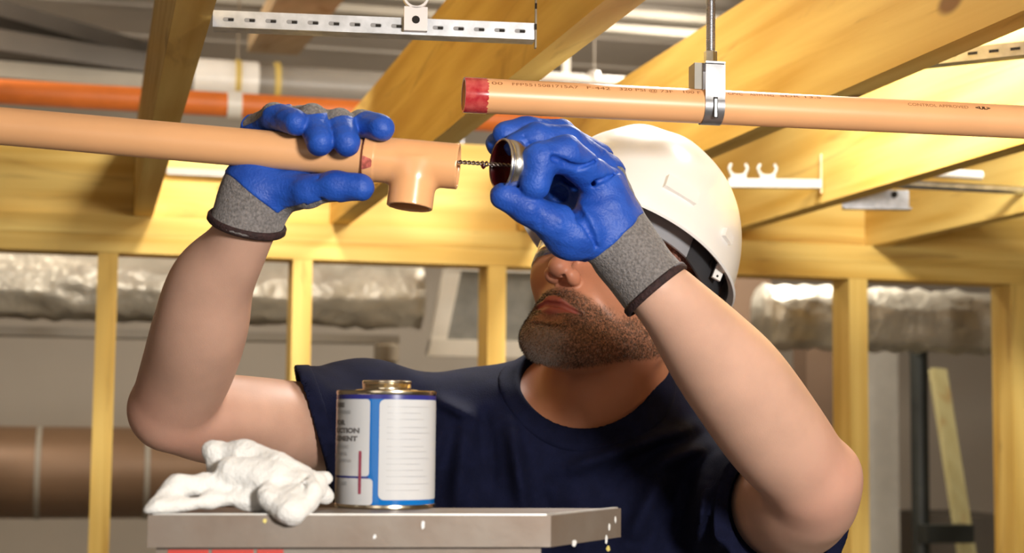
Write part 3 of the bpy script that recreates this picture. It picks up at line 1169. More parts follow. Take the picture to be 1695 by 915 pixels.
for txt, xl, xr, py, sz, mm in (('USE', 557.5, 570, 674, 7, 'can_print'), ('WITH CARE', 557, 580, 685, 5, 'can_faint'), ('FOR', 557.5, 572, 703, 8, 'can_print'), ('SUCTION', 557, 595, 716, 8, 'can_print'),
                                ('CEMENT', 557.5, 592, 729, 8, 'can_print'), ('LOW VOC', 558, 578, 741, 5, 'can_faint'), ('DANGER', 558, 576, 752, 5, 'can_faint'), ('FLAMMABLE', 558, 582, 763, 4, 'can_faint'), ('16 FL OZ', 559, 577, 800, 5, 'can_faint')):
    can_text(txt, xl, xr, py, sz, mm)
for i, py in enumerate((674, 684, 694, 707, 716, 726, 738, 746, 757, 766, 776, 786, 798, 808)):
    bm = rounded_rect_bm(S(638), S(638) + 0.040 - 0.004 * ((i * 7) % 4), py_z(py), py_z(py) + 0.0006, 0.0002)
    can_patch('fine_print', bm, 'can_faint', CRR + 0.0008)
bm = rounded_rect_bm(S(594.5), S(599), py_z(814), py_z(745), 0.0006)
can_patch('drip', bm, mat('dried red drip', (0.34, 0.06, 0.10), 0.35, var=0.3, vscale=80), CRR + 0.0009, lab='dried dark red drip running down the label')

# ------------------------------------------------------------------ rag
rg = [  # pixel, pixel, depth ahead of the ladder's front edge plane, radius px
]


def L_(px, py, back):
    """point over the ladder top at pixel px,py, back metres behind the front edge"""
    r_ = P(px, py, 1.0) - CAM
    o0 = FL + ey * back
    s_ = (o0 - CAM).dot(ey) / r_.dot(ey)
    return CAM + r_ * s_


KR = 1.25 / F


def rag_fn(Q):
    w = 0.0016 * waves(Q, 95, 5) + 0.0010 * waves(Q, 230, 9) + 0.0005 * waves(Q, 900, 13)
    Q = Q + np.stack([0.0025 * waves(Q, 70, 21), 0.0 * Q[:, 0], 0.0025 * waves(Q, 75, 22)], 1).astype(np.float32)
    parts = [
        (L_(243, 842, .001), L_(288, 806, .02), 8, 15), (L_(288, 806, .02), L_(338, 803, .03), 17, 16), (L_(338, 803, .03), L_(386, 818, .03), 16, 11),
        (L_(258, 836, .002), L_(350, 830, .018), 10, 11), (L_(345, 828, .02), L_(420, 822, .022), 12, 14),
        (L_(357, 752, .055), L_(366, 800, .05), 16, 22), (L_(356, 749, .055), L_(408, 753, .05), 15, 20),
        (L_(408, 757, .05), L_(458, 768, .04), 24, 17), (L_(380, 788, .03), L_(450, 790, .028), 24, 24),
        (L_(458, 773, .035), L_(500, 796, .035), 20, 22), (L_(430, 795, .024), L_(505, 810, .022), 20, 24),
        (L_(500, 798, .045), L_(526, 802, .05), 22, 17), (L_(500, 792, .08), L_(540, 787, .09), 13, 12), (L_(505, 815, .08), L_(532, 818, .08), 20, 16),
        (L_(440, 818, .006), L_(474, 842, -.006), 15, 14), (L_(474, 842, -.006), L_(490, 848, -.006), 14, 11),
        (L_(512, 815, .012), L_(490, 844, -.005), 21, 13), (L_(480, 822, .008), L_(486, 842, -.004), 18, 14), (L_(400, 828, .025), L_(500, 828, .03), 12, 12), (L_(520, 815, .03), L_(535, 820, .05), 14, 12)]
    d = None
    for a, b_, r0, r1 in parts:
        e = cone(Q, a, b_, r0 * KR, r1 * KR)
        d = e if d is None else smin(d, e, 0.0065)
    # valleys between the folds
    for a, b_, r0 in ((L_(390, 812, -.002), L_(440, 803, .0), 5.0), (L_(440, 803, .0), L_(466, 822, -.012), 5.0), (L_(350, 800, .01), L_(392, 806, .0), 4.0), (L_(470, 806, -.008), L_(478, 826, -.014), 3.0), (L_(440, 750, .02), L_(452, 786, .0), 3.0), (L_(508, 790, .02), L_(500, 815, -.004), 3.0)):
        d = smax(d, -cone(Q, a, b_, r0 * KR, r0 * KR), 0.004)
    d = d + w
    # stays above the top and in front of the apron
    z = ZL + 0.0012 - Q[:, 2]
    y = (Q - V(FL)) @ V(ey) + 0.0014
    return smax(d, np.minimum(z, y), 0.002)


allp = [L_(235, 730, .0), L_(585, 730, .12), L_(235, 870, -.02), L_(585, 870, .12), L_(400, 700, .1)]
lo = np.min([V(p) for p in allp], 0) - 0.02
hi = np.max([V(p) for p in allp], 0) + 0.02
rag, _, _ = solid('cleaning_rag', rag_fn, lo, hi, 0.0016, 'rag', None, 1)
tag(rag, 'crumpled white cotton rag hanging over the front edge of the ladder top', 'rag')

# ------------------------------------------------------------------ room behind the stud wall
def along_x(px, py, d):
    return P(px, py, d)


def duct_bm(x0, x1, y, z, r, crinkle=0.0, n=48, seg=0.03, seed=1):
    b = bmesh.new()
    m_ = max(2, int((x1 - x0) / seg))
    rings = []
    for i in range(m_ + 1):
        x = x0 + (x1 - x0) * i / m_
        ring = []
        for k in range(n):
            a = 2 * math.pi * k / n
            rr = r
            if crinkle:
                p = Vector((x * 14, math.cos(a) * 2.2 + seed, math.sin(a) * 2.2))
                rr += crinkle * (mnoise.noise(p) + 0.6 * mnoise.noise(p * 2.3)) + crinkle * 0.35 * math.sin(x * 95)
            ring.append(b.verts.new((x, y + rr * math.cos(a), z + rr * math.sin(a))))
        rings.append(ring)
    for i in range(m_):
        for k in range(n):
            b.faces.new((rings[i][k], rings[i][(k + 1) % n], rings[i + 1][(k + 1) % n], rings[i + 1][k]))
    b.faces.new(rings[0][::-1]); b.faces.new(rings[-1])
    return b


# foil ducts
a = P(330, 481, 4.45); e = P(712, 492, 4.45)
fd = obj('foil_duct', duct_bm(-2.0, e.x, a.y, a.z, 0.088, 0.010), 'foil', None, smooth=True)
tag(fd, 'crinkled silver foil duct behind the wall studs at left', 'duct')
a2 = P(1262, 524, 4.4)
fd2 = obj('foil_duct', duct_bm(a2.x, 3.6, a2.y, a2.z, 0.085, 0.011, seed=4), 'foil', None, smooth=True)
tag(fd2, 'crinkled silver foil duct behind the wall studs at right', 'duct')
# shelf like rail under the left duct and the drain pipe
b = bmesh.new(); bx(b, -2.0, P(665, 530, 4.5).x, a.y - 0.05, a.y + 0.05, a.z - 0.135, a.z - 0.112)
tag(obj('duct_shelf', b, 'grey_duct', None, bevel=0.004), 'grey beige ledge running under the left foil duct', 'shelf')
vp = P(640, 560, 4.45)
dr = root('drain_pipe', (vp.x, vp.y, 0), 'beige upright drain pipe below the left foil duct, behind the metal can', 'pipe')
b = bmesh.new(); add_lathe(b, (vp.x, vp.y, 0.0), (0, 0, 1), [(0.001, 0.024), (a.z - 0.137, 0.024)], 32)
obj('pipe_wall', b, 'drain', dr, smooth=True, auto=40)
b = bmesh.new(); add_lathe(b, (vp.x, vp.y, a.z - 0.19), (0, 0, 1), [(0, 0.026), (0.004, 0.034), (0.045, 0.034), (0.05, 0.028)], 32)
obj('coupling', b, 'drain', dr, smooth=True, auto=40)

# return grille with wire mesh
g0, g1 = P(706, 586, 4.5), P(905, 586, 4.5)
gt = P(745, 420, 4.5).z - g0.z
gl = root('return_grille', (g0.x, g0.y, g0.z), 'off white framed air grille with grey mesh behind the stud left of the face', 'grille')
gx = Vector((1, 0, 0)); lean = Vector((0.20, 0, 1)).normalized(); gy = gx.cross(lean)
gw = g1.x - g0.x
gh = gt / lean.z
G0 = Vector(g0)
for nm, c_, hw_, hh_ in (('frame_rail', (gw / 2, 0.018), gw / 2, 0.024), ('frame_rail', (gw / 2, gh - 0.02), gw / 2, 0.024), ('frame_stile', (0.022, gh / 2), 0.022, gh / 2), ('frame_stile', (gw - 0.022, gh / 2), 0.022, gh / 2)):
    b = bmesh.new(); add_box(b, G0 + gx * c_[0] + lean * c_[1] + (gy * 0.002 if 'rail' in nm else gy * 0), (gx, gy, lean), (hw_, 0.022, hh_))
    obj(nm, b, 'frame_white', gl, bevel=0.003)
b = bmesh.new()
add_box(b, G0 + gx * (gw / 2) + lean * (gh / 2) + gy * 0.012, (gx, gy, lean), (gw / 2 - 0.02, 0.003, gh / 2 - 0.02))
for i in range(34):
    s = 0.03 + (gw - 0.06) * i / 33
    add_box(b, G0 + gx * s + lean * (gh / 2) - gy * 0.004, (gx, gy, lean), (0.0016, 0.003, gh / 2 - 0.03))
    if i < 26:
        t_ = 0.03 + (gh - 0.06) * i / 25
        add_box(b, G0 + gx * (gw / 2) + lean * t_ - gy * 0.004, (gx, gy, lean), (gw / 2 - 0.03, 0.0025, 0.0014))
obj('wire_mesh', b, 'mesh_grey', gl)
for s in (0.12, 0.8):
    t_ = G0 + gx * (gw * s) + lean * gh
    b = bmesh.new(); add_tube(b, [t_ - lean * 0.01, Vector((t_.x, t_.y, 3.315))], 0.003, 8)
    obj('hanger_wire', b, 'galv', gl)

# big brown duct low at left
c0 = P(150, 782, 5.2)
bd = root('metal_duct', (c0.x, c0.y, c0.z), 'wide brown sheet metal duct low behind the studs at left', 'duct')
obj('duct_wall', duct_bm(-3.6, P(620, 790, 5.2).x, c0.y, c0.z, 0.145, seg=0.2), 'brown_metal', bd, smooth=True, auto=50)
for px in (62, 245, 470):
    x_ = P(px, 780, 5.05).x
    obj('seam_ring', duct_bm(x_ - 0.008, x_ + 0.008, c0.y, c0.z, 0.148, seg=0.01), 'grey_duct', bd, smooth=True, auto=50)

# right side: brown post, brown box, pale panel, black pole, leaning timber, low grey box
pp = P(1364, 600, 4.9)
b = bmesh.new(); bx(b, P(1332, 600, 4.9).x, P(1396, 600, 4.9).x, pp.y, pp.y + 0.1, 0.001, P(1364, 555, 4.9).z)
tag(obj('post', b, 'brown_board', None, bevel=0.004), 'dark brown upright post behind the raised forearm at right', 'post')
b = bmesh.new(); q0 = P(1185, 570, 5.3); q1 = P(1290, 462, 5.3); bx(b, q0.x, q1.x, q0.y, q0.y + 0.25, 0.001, q1.z + 0.06)
tag(obj('cabinet_panel', b, 'brown_board', None, bevel=0.004), 'dark brown panel standing behind the hard hat, left of the right foil duct', 'panel')
b = bmesh.new(); q0 = P(1436, 900, 5.6); q1 = P(1508, 560, 5.6); bx(b, q0.x, q1.x, q0.y, q0.y + 0.06, 0.001, q1.z)
tag(obj('wall_panel', b, 'panel', None, bevel=0.003), 'narrow pale grey panel left of the black pole', 'panel')
bp_ = P(1522, 700, 4.8)
pol = root('pole', (bp_.x, bp_.y, 0), 'black upright steel pole behind the studs at right', 'pole')
b = bmesh.new(); add_lathe(b, (bp_.x, bp_.y, 0.004), (0, 0, 1), [(0, 0.026), (P(1522, 578, 4.8).z, 0.026)], 24)
obj('shaft', b, 'black', pol, smooth=True, auto=40)
b = bmesh.new(); add_lathe(b, (bp_.x, bp_.y, 0.001), (0, 0, 1), [(0, 0.11), (0.01, 0.11), (0.014, 0.03)], 32)
obj('base_plate', b, 'black', pol, smooth=True, auto=40)
b = bmesh.new(); cz = P(1560, 882, 4.76); add_box(b, (bp_.x + 0.055, bp_.y - 0.045, cz.z), XYZ, (0.075, 0.03, 0.026))
obj('clamp_arm', b, 'black', pol, bevel=0.006)
# leaning plank
pt = P(1552, 612, 5.15); pb = P(1602, 930, 4.85)
dd_ = (pb - pt).normalized()
pb2 = pt + dd_ * ((0.03 - pt.z) / dd_.z)
s_ = Vector((1, 0.1, 0)); s_ = (s_ - dd_ * s_.dot(dd_)).normalized()
b = bmesh.new(); add_box(b, Vector((0, 0, 0)), (s_, dd_.cross(s_), dd_), (0.026, 0.012, (pb2 - pt).length / 2))
o = obj('leaning_plank', b, 'lime_wood', None, bevel=0.002); o.location = (pt + pb2) / 2
tag(o, 'pale green timber plank leaning right of the black pole', 'plank')
b = bmesh.new(); q0 = P(1590, 910, 5.7); q1 = P(1720, 858, 5.7); bx(b, q0.x, q1.x, q0.y, q0.y + 0.5, 0.001, q1.z)
tag(obj('storage_box', b, 'dark_duct', None, bevel=0.006), 'dark grey box low at the right edge, beyond the leaning plank', 'box')

# upper space, left: grey pipe with white sleeve and straps, orange far pipe, ducts, raking timber
gp0, gp1 = P(300, 126, 4.55), P(640, 140, 4.55)
gp = root('vent_pipe', gp0, 'fat grey vent pipe with a white sleeve overhead, right of the narrow left joist', 'pipe')
GY, GZ = gp0.y, P(400, 130, 4.55).z
GR = 0.052
obj('pipe_wall', duct_bm(P(262, 126, 4.55).x, 2.2, GY, GZ, GR, seg=0.4), 'grey_pipe', gp, smooth=True, auto=40)
sx0, sx1 = P(322, 130, 4.5).x, P(432, 130, 4.5).x
o = obj('sleeve', duct_bm(sx0, sx1, GY, GZ, GR + 0.006, seg=0.05), 'white_pipe', gp, smooth=True, auto=40)
o['label'] = 'white pipe sleeve'
for px in (397, 465):
    x_ = P(px, 130, 4.5).x
    if px < 400:
        b = bmesh.new(); add_tube(b, [Vector((x_, GY, GZ + GR)), Vector((x_, GY, 3.315))], 0.003, 8); obj('hanger_rod', b, 'drain', gp)
    obj('yellow_strap', duct_bm(x_ - 0.008, x_ + 0.008, GY, GZ, GR + 0.009, seg=0.01), 'strap', gp, smooth=True, auto=40)
op0 = P(200, 163, 4.1)
opp = root('pipe', op0, 'deep orange pipe far behind the joists at upper left, with a white clamp', 'pipe')
ODY, ODZ = op0.y, op0.z
obj('pipe_wall', duct_bm(-2.6, P(440, 180, 4.1).x + 0.9, ODY, ODZ, 0.031, seg=0.4), 'cpvc_far', opp, smooth=True, auto=40)
x_ = P(391, 180, 4.1).x
o = obj('clamp', duct_bm(x_ - 0.018, x_ + 0.018, ODY, ODZ, 0.036, seg=0.02), 'white_pipe', opp, smooth=True, auto=40)
o['label'] = 'white pipe clamp'


def beam(name, p, q, w, h, m, lab, cat, sub=None):
    d = (q - p).normalized()
    s = d.cross(Vector((0, 0, 1))).normalized()
    b = bmesh.new()
    add_box(b, Vector((0, 0, 0)), (d, s, s.cross(d)), ((q - p).length / 2, w / 2, h / 2))
    o = obj(name, b, m, None, bevel=0.003)
    o.location = (p + q) / 2
    return tag(o, lab, cat)


beam('cable_tray', P(-60, 8, 4.7), P(300, 108, 5.6), 0.14, 0.05, 'dark_duct', 'dark cable tray running away under the ceiling at upper left', 'cable tray')
beam('metal_duct', P(-120, 60, 4.6), P(330, 128, 5.4), 0.20, 0.06, 'dark_duct', 'dark flat duct below the cable tray at upper left', 'duct')
beam('metal_duct', P(-120, 112, 4.75), P(330, 150, 5.3), 0.16, 0.05, 'grey_duct', 'dull grey flat duct above the deep orange far pipe', 'duct')
o = beam('rafter', P(575, -110, 3.3), P(452, 76, 5.2), 0.16, 0.05, 'tan', 'blurred tan timber rafter sloping away between the left and middle joists', 'timber')
# upper space, right of the middle joist: white pipe with fitting, purlins
wp0 = P(960, 128, 4.6)
wp = root('pipe', wp0, 'white pipe with a raised fitting, beyond the red primed pipe end', 'pipe')
obj('pipe_wall', duct_bm(P(820, 130, 4.6).x, P(1063, 132, 4.6).x, wp0.y, wp0.z - 0.004, 0.014, seg=0.3), 'white_pipe', wp, smooth=True, auto=40)
b = bmesh.new(); xx = P(985, 128, 4.6); add_lathe(b, (xx.x, wp0.y, wp0.z - 0.006), (0, 0, 1), [(0, 0.015), (0.001, 0.017), (0.024, 0.017), (0.026, 0.012)], 24)
obj('fitting', b, 'white_pipe', wp, smooth=True, auto=40)
b = bmesh.new(); add_tube(b, [Vector((xx.x, wp0.y, wp0.z + 0.019)), Vector((xx.x, wp0.y, 3.31))], 0.0022, 8)
obj('hanger_rod', b, 'drain', wp)
for i, (py, dep) in enumerate(((22, 5.2), (48, 5.2))):
    q = P(1000, py, dep)
    b = bmesh.new(); bx(b, -1.2, 3.6, q.y - 0.03, q.y + 0.03, q.z - 0.012, q.z + 0.012)
    tag(obj('purlin', b, 'grey_duct', None, bevel=0.003), ('upper' if i == 0 else 'lower') + ' grey steel purlin under the ceiling deck, right of the middle joist', 'purlin')
q = P(936, 70, 5.0)
b = bmesh.new(); bx(b, q.x - 0.012, q.x + 0.012, q.y - 0.012, q.y + 0.012, P(936, 190, 5.0).z, 3.31)
tag(obj('hanger_bar', b, 'grey_duct', None, bevel=0.003), 'thin grey upright bar beyond the middle joist, above the pipe end', 'bar')

# fixings on the bright joist at right
DXL = JX['D'] - 0.0195        # left face of that joist


def on_X(px, py, X):
    r_ = P(px, py, 1.0) - CAM
    return CAM + r_ * ((X - CAM.x) / r_.x)


r0, r1 = P(1522, 98, 2.05), P(1700, 112, 1.98)
b = bmesh.new()
dx_ = (r1 - r0); dx_.z = 0; dx_.normalize()
sd_ = Vector((-dx_.y, dx_.x, 0))
hr = root('slotted_rail', r0, 'pale punched rail in front of the bright joist at the top right edge', 'metal rail')
Lr = 0.24
mid = r0 + dx_ * (Lr / 2)
add_box(b, mid, (dx_, sd_, XYZ[2]), (Lr / 2, 0.0015, 0.0085))
obj('face', b, 'galv_white', hr, bevel=0.0004)
b = bmesh.new(); add_box(b, mid + sd_ * 0.011 - XYZ[2] * 0.0075, (dx_, sd_, XYZ[2]), (Lr / 2, 0.0105, 0.001)); obj('lower_flange', b, 'galv', hr)
for i in range(9):
    b = bmesh.new(); add_box(b, r0 + dx_ * (0.015 + i * 0.026) - sd_ * 0.0012, (dx_, sd_, XYZ[2]), (0.006, 0.0006, 0.0018)); obj('slot', b, 'dark_slot', hr)

# clip rail further back between joists
k0 = P(1205, 303, 3.0); k1 = P(1359, 314, 3.0)
cr_ = root('clip_rail', k0, 'white rail holding two white open pipe clips, right of the hard hat', 'rail')
dx2 = (k1 - k0); dx2.z = 0; dx2.normalize(); sd2 = Vector((-dx2.y, dx2.x, 0))
Lk = JX['D'] - 0.0205 - k0.x
Lk = (k1 - k0).length
midk = k0 + dx2 * (Lk / 2)
b = bmesh.new(); add_box(b, midk, (dx2, sd2, XYZ[2]), (Lk / 2, 0.008, 0.008)); obj('bar', b, 'dull_zinc', cr_, bevel=0.001)
b = bmesh.new(); add_box(b, k1 + XYZ[2] * 0.030, (dx2, sd2, XYZ[2]), (0.0018, 0.004, 0.036)); obj('upright_strap', b, 'tan', cr_)
for px in (1222, 1270):
    s = P(px, 303, 3.0)
    base = k0 + dx2 * ((px - 1205) / (1359 - 1205) * Lk) + XYZ[2] * 0.010
    b = bmesh.new(); add_box(b, base, (dx2, sd2, XYZ[2]), (0.014, 0.007, 0.006)); r_ = obj('clip_base', b, 'dull_zinc', cr_, bevel=0.001)
    for sg in (-1, 1):
        b = bmesh.new()
        add_tube(b, [base + XYZ[2] * 0.004 + dx2 * (sg * 0.006), base + XYZ[2] * 0.009 + dx2 * (sg * 0.014), base + XYZ[2] * 0.018 + dx2 * (sg * 0.017), base + XYZ[2] * 0.026 + dx2 * (sg * 0.013)], [0.0035, 0.0032, 0.003, 0.003], 10)
        obj('clip_jaw', b, 'dull_zinc', r_, smooth=True)
# bracket on the plate line and short pipes between the far joists
bk = P(1462, 330, 3.02)
br_ = root('angle_bracket', bk, 'blurred grey steel angle bracket with a dark hole, under the bright joist at right', 'bracket')
b = bmesh.new(); q0 = P(1395, 343, 3.02); q1 = P(1503, 318, 3.02)
add_box(b, (q0 + q1) / 2, (dx2, sd2, XYZ[2]), ((q1 - q0).length / 2, 0.002, 0.018)); obj('plate', b, 'galv_white', br_, bevel=0.0006)
b = bmesh.new(); add_box(b, (q0 + q1) / 2 - XYZ[2] * 0.018 - sd2 * 0.010, (dx2, sd2, XYZ[2]), ((q1 - q0).length / 2, 0.012, 0.0015)); obj('flange', b, 'galv', br_)
b = bmesh.new(); add_lathe(b, P(1480, 322, 3.015), -sd2, [(0, 0.006), (0.004, 0.006)], 20); obj('hole', b, 'dark_slot', br_)
c_ = P(1550, 308, 3.05)
b = bmesh.new(); add_tube(b, [Vector((JX['D'] + 0.0193, c_.y, c_.z)), Vector((JX['E'] - 0.0193, c_.y, c_.z))], 0.008, 16)
tag(obj('conduit', b, 'galv', None, smooth=True, auto=40), 'thin grey conduit beside the angle bracket at right', 'conduit')
c_ = P(1600, 289, 2.95)
b = bmesh.new(); add_tube(b, [Vector((JX['D'] + 0.0193, c_.y, c_.z)), Vector((P(1628, 290, 2.95).x, c_.y, c_.z))], 0.0085, 16)
tag(obj('conduit', b, 'white_pipe', None, smooth=True, auto=40), 'short white conduit end above the thin grey conduit at right', 'conduit')
q0 = on_Y(276, 283, WALL_Y + 0.015)
b = bmesh.new(); add_box(b, (q0.x + 0.075, WALL_Y + 0.020, q0.z), XYZ, (0.075, 0.008, 0.007))
tag(obj('metal_strip', b, 'dull_zinc', None, bevel=0.001), 'short grey metal strip on the bright blocking board, left of the gloved wrist', 'strip')

# ------------------------------------------------------------------ the person
CR_, CF_ = Vector((rt0.x, rt0.y, 0)).normalized(), Vector((-math.sin(YAW), -math.cos(YAW), 0))   # photo right, towards the camera
UPV = Vector((0, 0, 1))


class Body:
    """list of limbs blended in order; each knows its own box so that a brick only asks its neighbours"""
    def __init__(self):
        self.p = []

    def cone(self, a, b, ra, rb, k=0.012, op='u'):
        a, b = Vector(a), Vector(b)
        r = max(ra, rb)
        lo = np.minimum(V(a), V(b)) - r
        hi = np.maximum(V(a), V(b)) + r
        self.p.append((op, k, lo, hi, lambda Q, a=a, b=b: cone(Q, a, b, ra, rb)))

    def limb(self, pts, rs, k=0.012, n=12):
        """smoothly tapering limb through pts (Catmull-Rom), radius through rs"""
        pp = np.array([V(p) for p in pts]); rr = np.array(rs, np.float32)
        A = np.concatenate([2 * pp[:1] - pp[1:2], pp, 2 * pp[-1:] - pp[-2:-1]])
        R_ = np.concatenate([2 * rr[:1] - rr[1:2], rr, 2 * rr[-1:] - rr[-2:-1]])
        sp, sr = [], []
        for i in range(1, len(A) - 2):
            for t in np.arange(n) / n:
                w = 0.5 * np.array([-t + 2 * t * t - t ** 3, 2 - 5 * t * t + 3 * t ** 3, t + 4 * t * t - 3 * t ** 3, -t * t + t ** 3])
                sp.append(w @ A[i - 1:i + 3]); sr.append(float(w @ R_[i - 1:i + 3]))
        sp.append(pp[-1]); sr.append(float(rr[-1]))
        seg = [(np.float32(sp[i]), np.float32(sp[i + 1]), sr[i], sr[i + 1]) for i in range(len(sp) - 1)]

        def f(Q):
            d = None
            for a, b, ra, rb in seg:
                e = cone(Q, a, b, ra, rb)
                d = e if d is None else np.minimum(d, e)
            return d
        sp = np.array(sp); sr = np.array(sr)[:, None]
        self.p.append(('u', k, (sp - sr).min(0), (sp + sr).max(0), f))

    def ell(self, c, r, R=None, k=0.012, op='u'):
        m_ = max(r)
        self.p.append((op, k, V(c) - m_, V(c) + m_, lambda Q: ell(Q, c, r, R)))

    def local(self, lo, hi, off=0.0, extra=None):
        act = [q for q in self.p if (q[2] - q[1] - 0.03 - off < hi).all() and (q[3] + q[1] + 0.03 + off > lo).all()]
        if not any(q[0] == 'u' for q in act):
            return None

        def f(Q):
            d = np.full(len(Q), 9.0, np.float32)
            for op, k, _, _, g in act:
                e = g(Q)
                d = smin(d, e, k) if op == 'u' else smax(d, -e, k)
            d = d - off
            return extra(Q, d) if extra else d
        return f

    def box(self, pad=0.02):
        u = [q for q in self.p if q[0] == 'u']
        return np.min([q[2] for q in u], 0) - pad, np.max([q[3] for q in u], 0) + pad


# head frame
psi, phi, rol = math.radians(33), math.radians(29), math.radians(-5)
cF = -fw; cR = rt; cU = up          # camera axes
hF = (cR * (-math.sin(psi) * math.cos(phi)) + cU * math.sin(phi) + cF * (math.cos(psi) * math.cos(phi))).normalized()
hL = (cR * math.cos(psi) + cF * math.sin(psi)).normalized()
hL = (hL - hF * hL.dot(hF)).normalized()
hU = hL.cross(hF)
if hU.dot(cU) < 0:
    hU = -hU
q_ = Matrix.Rotation(rol, 3, hF)
hL = q_ @ hL; hU = q_ @ hU
HS = 1.05
mouth_at = P(917, 506, 1.70)
HC = mouth_at - (hF * 0.093 + hU * -0.079) * HS
HRm = np.array([V(hL), V(hF), V(hU)])


def hp(x, y, z):
    return HC + (hL * x + hF * y + hU * z) * HS


def head_local(Q):
    return (Q - V(HC)) @ HRm.T / HS


B = Body()
S = HS
# torso, in upright axes about the chest
TC = P(935, 860, 1.885)


def tp(x, f, z):
    return TC + CR_ * x + CF_ * f + UPV * z


TR3 = np.array([V(CR_), V(CF_), V(UPV)])
B.ell(tp(0, 0, -0.02), (0.178, 0.112, 0.19), TR3, 0.04)
B.ell(tp(0.0, 0.0, -0.24), (0.160, 0.105, 0.22), TR3, 0.06)
B.ell(tp(0.0, -0.005, -0.42), (0.170, 0.115, 0.12), TR3, 0.05)
B.ell(tp(-0.085, 0.072, 0.03), (0.085, 0.045, 0.07), TR3, 0.04)
B.ell(tp(0.085, 0.072, 0.03), (0.085, 0.045, 0.07), TR3, 0.04)
RS, RE, RW = P(596, 712, 1.83), P(283, 678, 1.60), P(411, 372, 1.435)
LS, LE, LW = P(1205, 835, 1.86), P(1342, 792, 1.585), P(1084, 474, 1.445)
NB = P(985, 688, 1.86)
B.cone(NB - UPV * 0.03, RS, 0.062, 0.060, 0.05)
B.cone(NB - UPV * 0.03, P(1165, 770, 1.88), 0.060, 0.062, 0.05)
B.cone(NB + UPV * 0.03 - CF_ * 0.03, P(720, 700, 1.88), 0.05, 0.045, 0.03)
B.cone(NB + UPV * 0.03 - CF_ * 0.03, P(1130, 730, 1.89), 0.05, 0.045, 0.03)
# right arm (photo left)
B.ell(RS, (0.064, 0.060, 0.060), None, 0.04)
B.limb([RS, P(523, 706, 1.76), P(430, 702, 1.685), P(350, 692, 1.635), RE], [0.056, 0.0470, 0.0485, 0.0455, 0.0400], 0.02)
B.limb([RE, P(310, 612, 1.565), P(332, 540, 1.52), P(350, 470, 1.487), P(387, 415, 1.455), RW], [0.0400, 0.0440, 0.0440, 0.0385, 0.0290, 0.0255], 0.007)
B.ell(P(254, 674, 1.60), (0.017, 0.018, 0.020), None, 0.015)
# left arm (photo right)
B.ell(LS, (0.066, 0.064, 0.064), None, 0.04)
B.limb([LS, P(1282, 838, 1.74), P(1322, 830, 1.65), LE], [0.062, 0.0590, 0.0550, 0.0440], 0.02)
B.limb([LE, P(1285, 722, 1.555), P(1224, 638, 1.52), P(1178, 582, 1.495), P(1122, 514, 1.46), LW], [0.0440, 0.0495, 0.0485, 0.0430, 0.0330, 0.0285], 0.010)
B.ell(P(1388, 788, 1.59), (0.015, 0.017, 0.020), None, 0.024)
B.ell(P(1362, 838, 1.60), (0.022, 0.022, 0.022), None, 0.03)
# neck
B.cone(P(992, 700, 1.85), hp(0, -0.025, -0.045), 0.072, 0.064, 0.025)
B.cone(P(945, 716, 1.80), hp(0.05, -0.01, -0.07), 0.016, 0.018, 0.03)
B.cone(P(1010, 722, 1.812), hp(-0.045, -0.01, -0.07), 0.014, 0.016, 0.025)
B.ell(P(970, 660, 1.775), (0.014, 0.014, 0.016), None, 0.03)
# head
def he(x, y, z, r, k=0.02, op='u', R=None):
    B.ell(hp(x, y, z), [c * S for c in r], HRm if R is None else R, k, op)


def hc_(p, q, r0, r1, k=0.01, op='u'):
    B.cone(hp(*p), hp(*q), r0 * S, r1 * S, k, op)


he(0, -0.012, 0.035, (0.075, 0.095, 0.085), 0.03)
he(0, 0.022, -0.030, (0.061, 0.064, 0.080), 0.03)
for s in (-1, 1):
    hc_((s * 0.053, 0.000, -0.058), (s * 0.016, 0.073, -0.109), 0.015, 0.016, 0.024)
    he(s * 0.041, 0.058, -0.026, (0.022, 0.021, 0.026), 0.026)
he(0, 0.055, -0.100, (0.040, 0.034, 0.024), 0.03)
he(0, 0.083, -0.110, (0.019, 0.015, 0.017), 0.018)
he(0, 0.068, -0.076, (0.031, 0.022, 0.030), 0.016)
# lips
for p, q, r0, r1 in (((-0.025, 0.080, -0.0790), (-0.006, 0.0920, -0.0735), 0.0035, 0.0052), ((0.025, 0.080, -0.0790), (0.006, 0.0920, -0.0735), 0.0035, 0.0052), ((-0.006, 0.0920, -0.0735), (0.006, 0.0920, -0.0735), 0.0052, 0.0052),
                     ((-0.024, 0.080, -0.0815), (0.0, 0.0905, -0.0855), 0.0035, 0.0062), ((0.024, 0.080, -0.0815), (0.0, 0.0905, -0.0855), 0.0035, 0.0062)):
    hc_(p, q, r0, r1, 0.006)
for s in (-1, 1):
    hc_((s * 0.0275, 0.0835, -0.0812), (s * 0.010, 0.0958, -0.0790), 0.0020, 0.0028, 0.0018, 's')
hc_((-0.010, 0.0958, -0.0790), (0.010, 0.0958, -0.0790), 0.0028, 0.0028, 0.0018, 's')
hc_((0, 0.1005, -0.0670), (0, 0.1000, -0.0570), 0.0026, 0.0022, 0.006, 's')
he(0, 0.0985, -0.0965, (0.018, 0.006, 0.005), 0.010, 's')
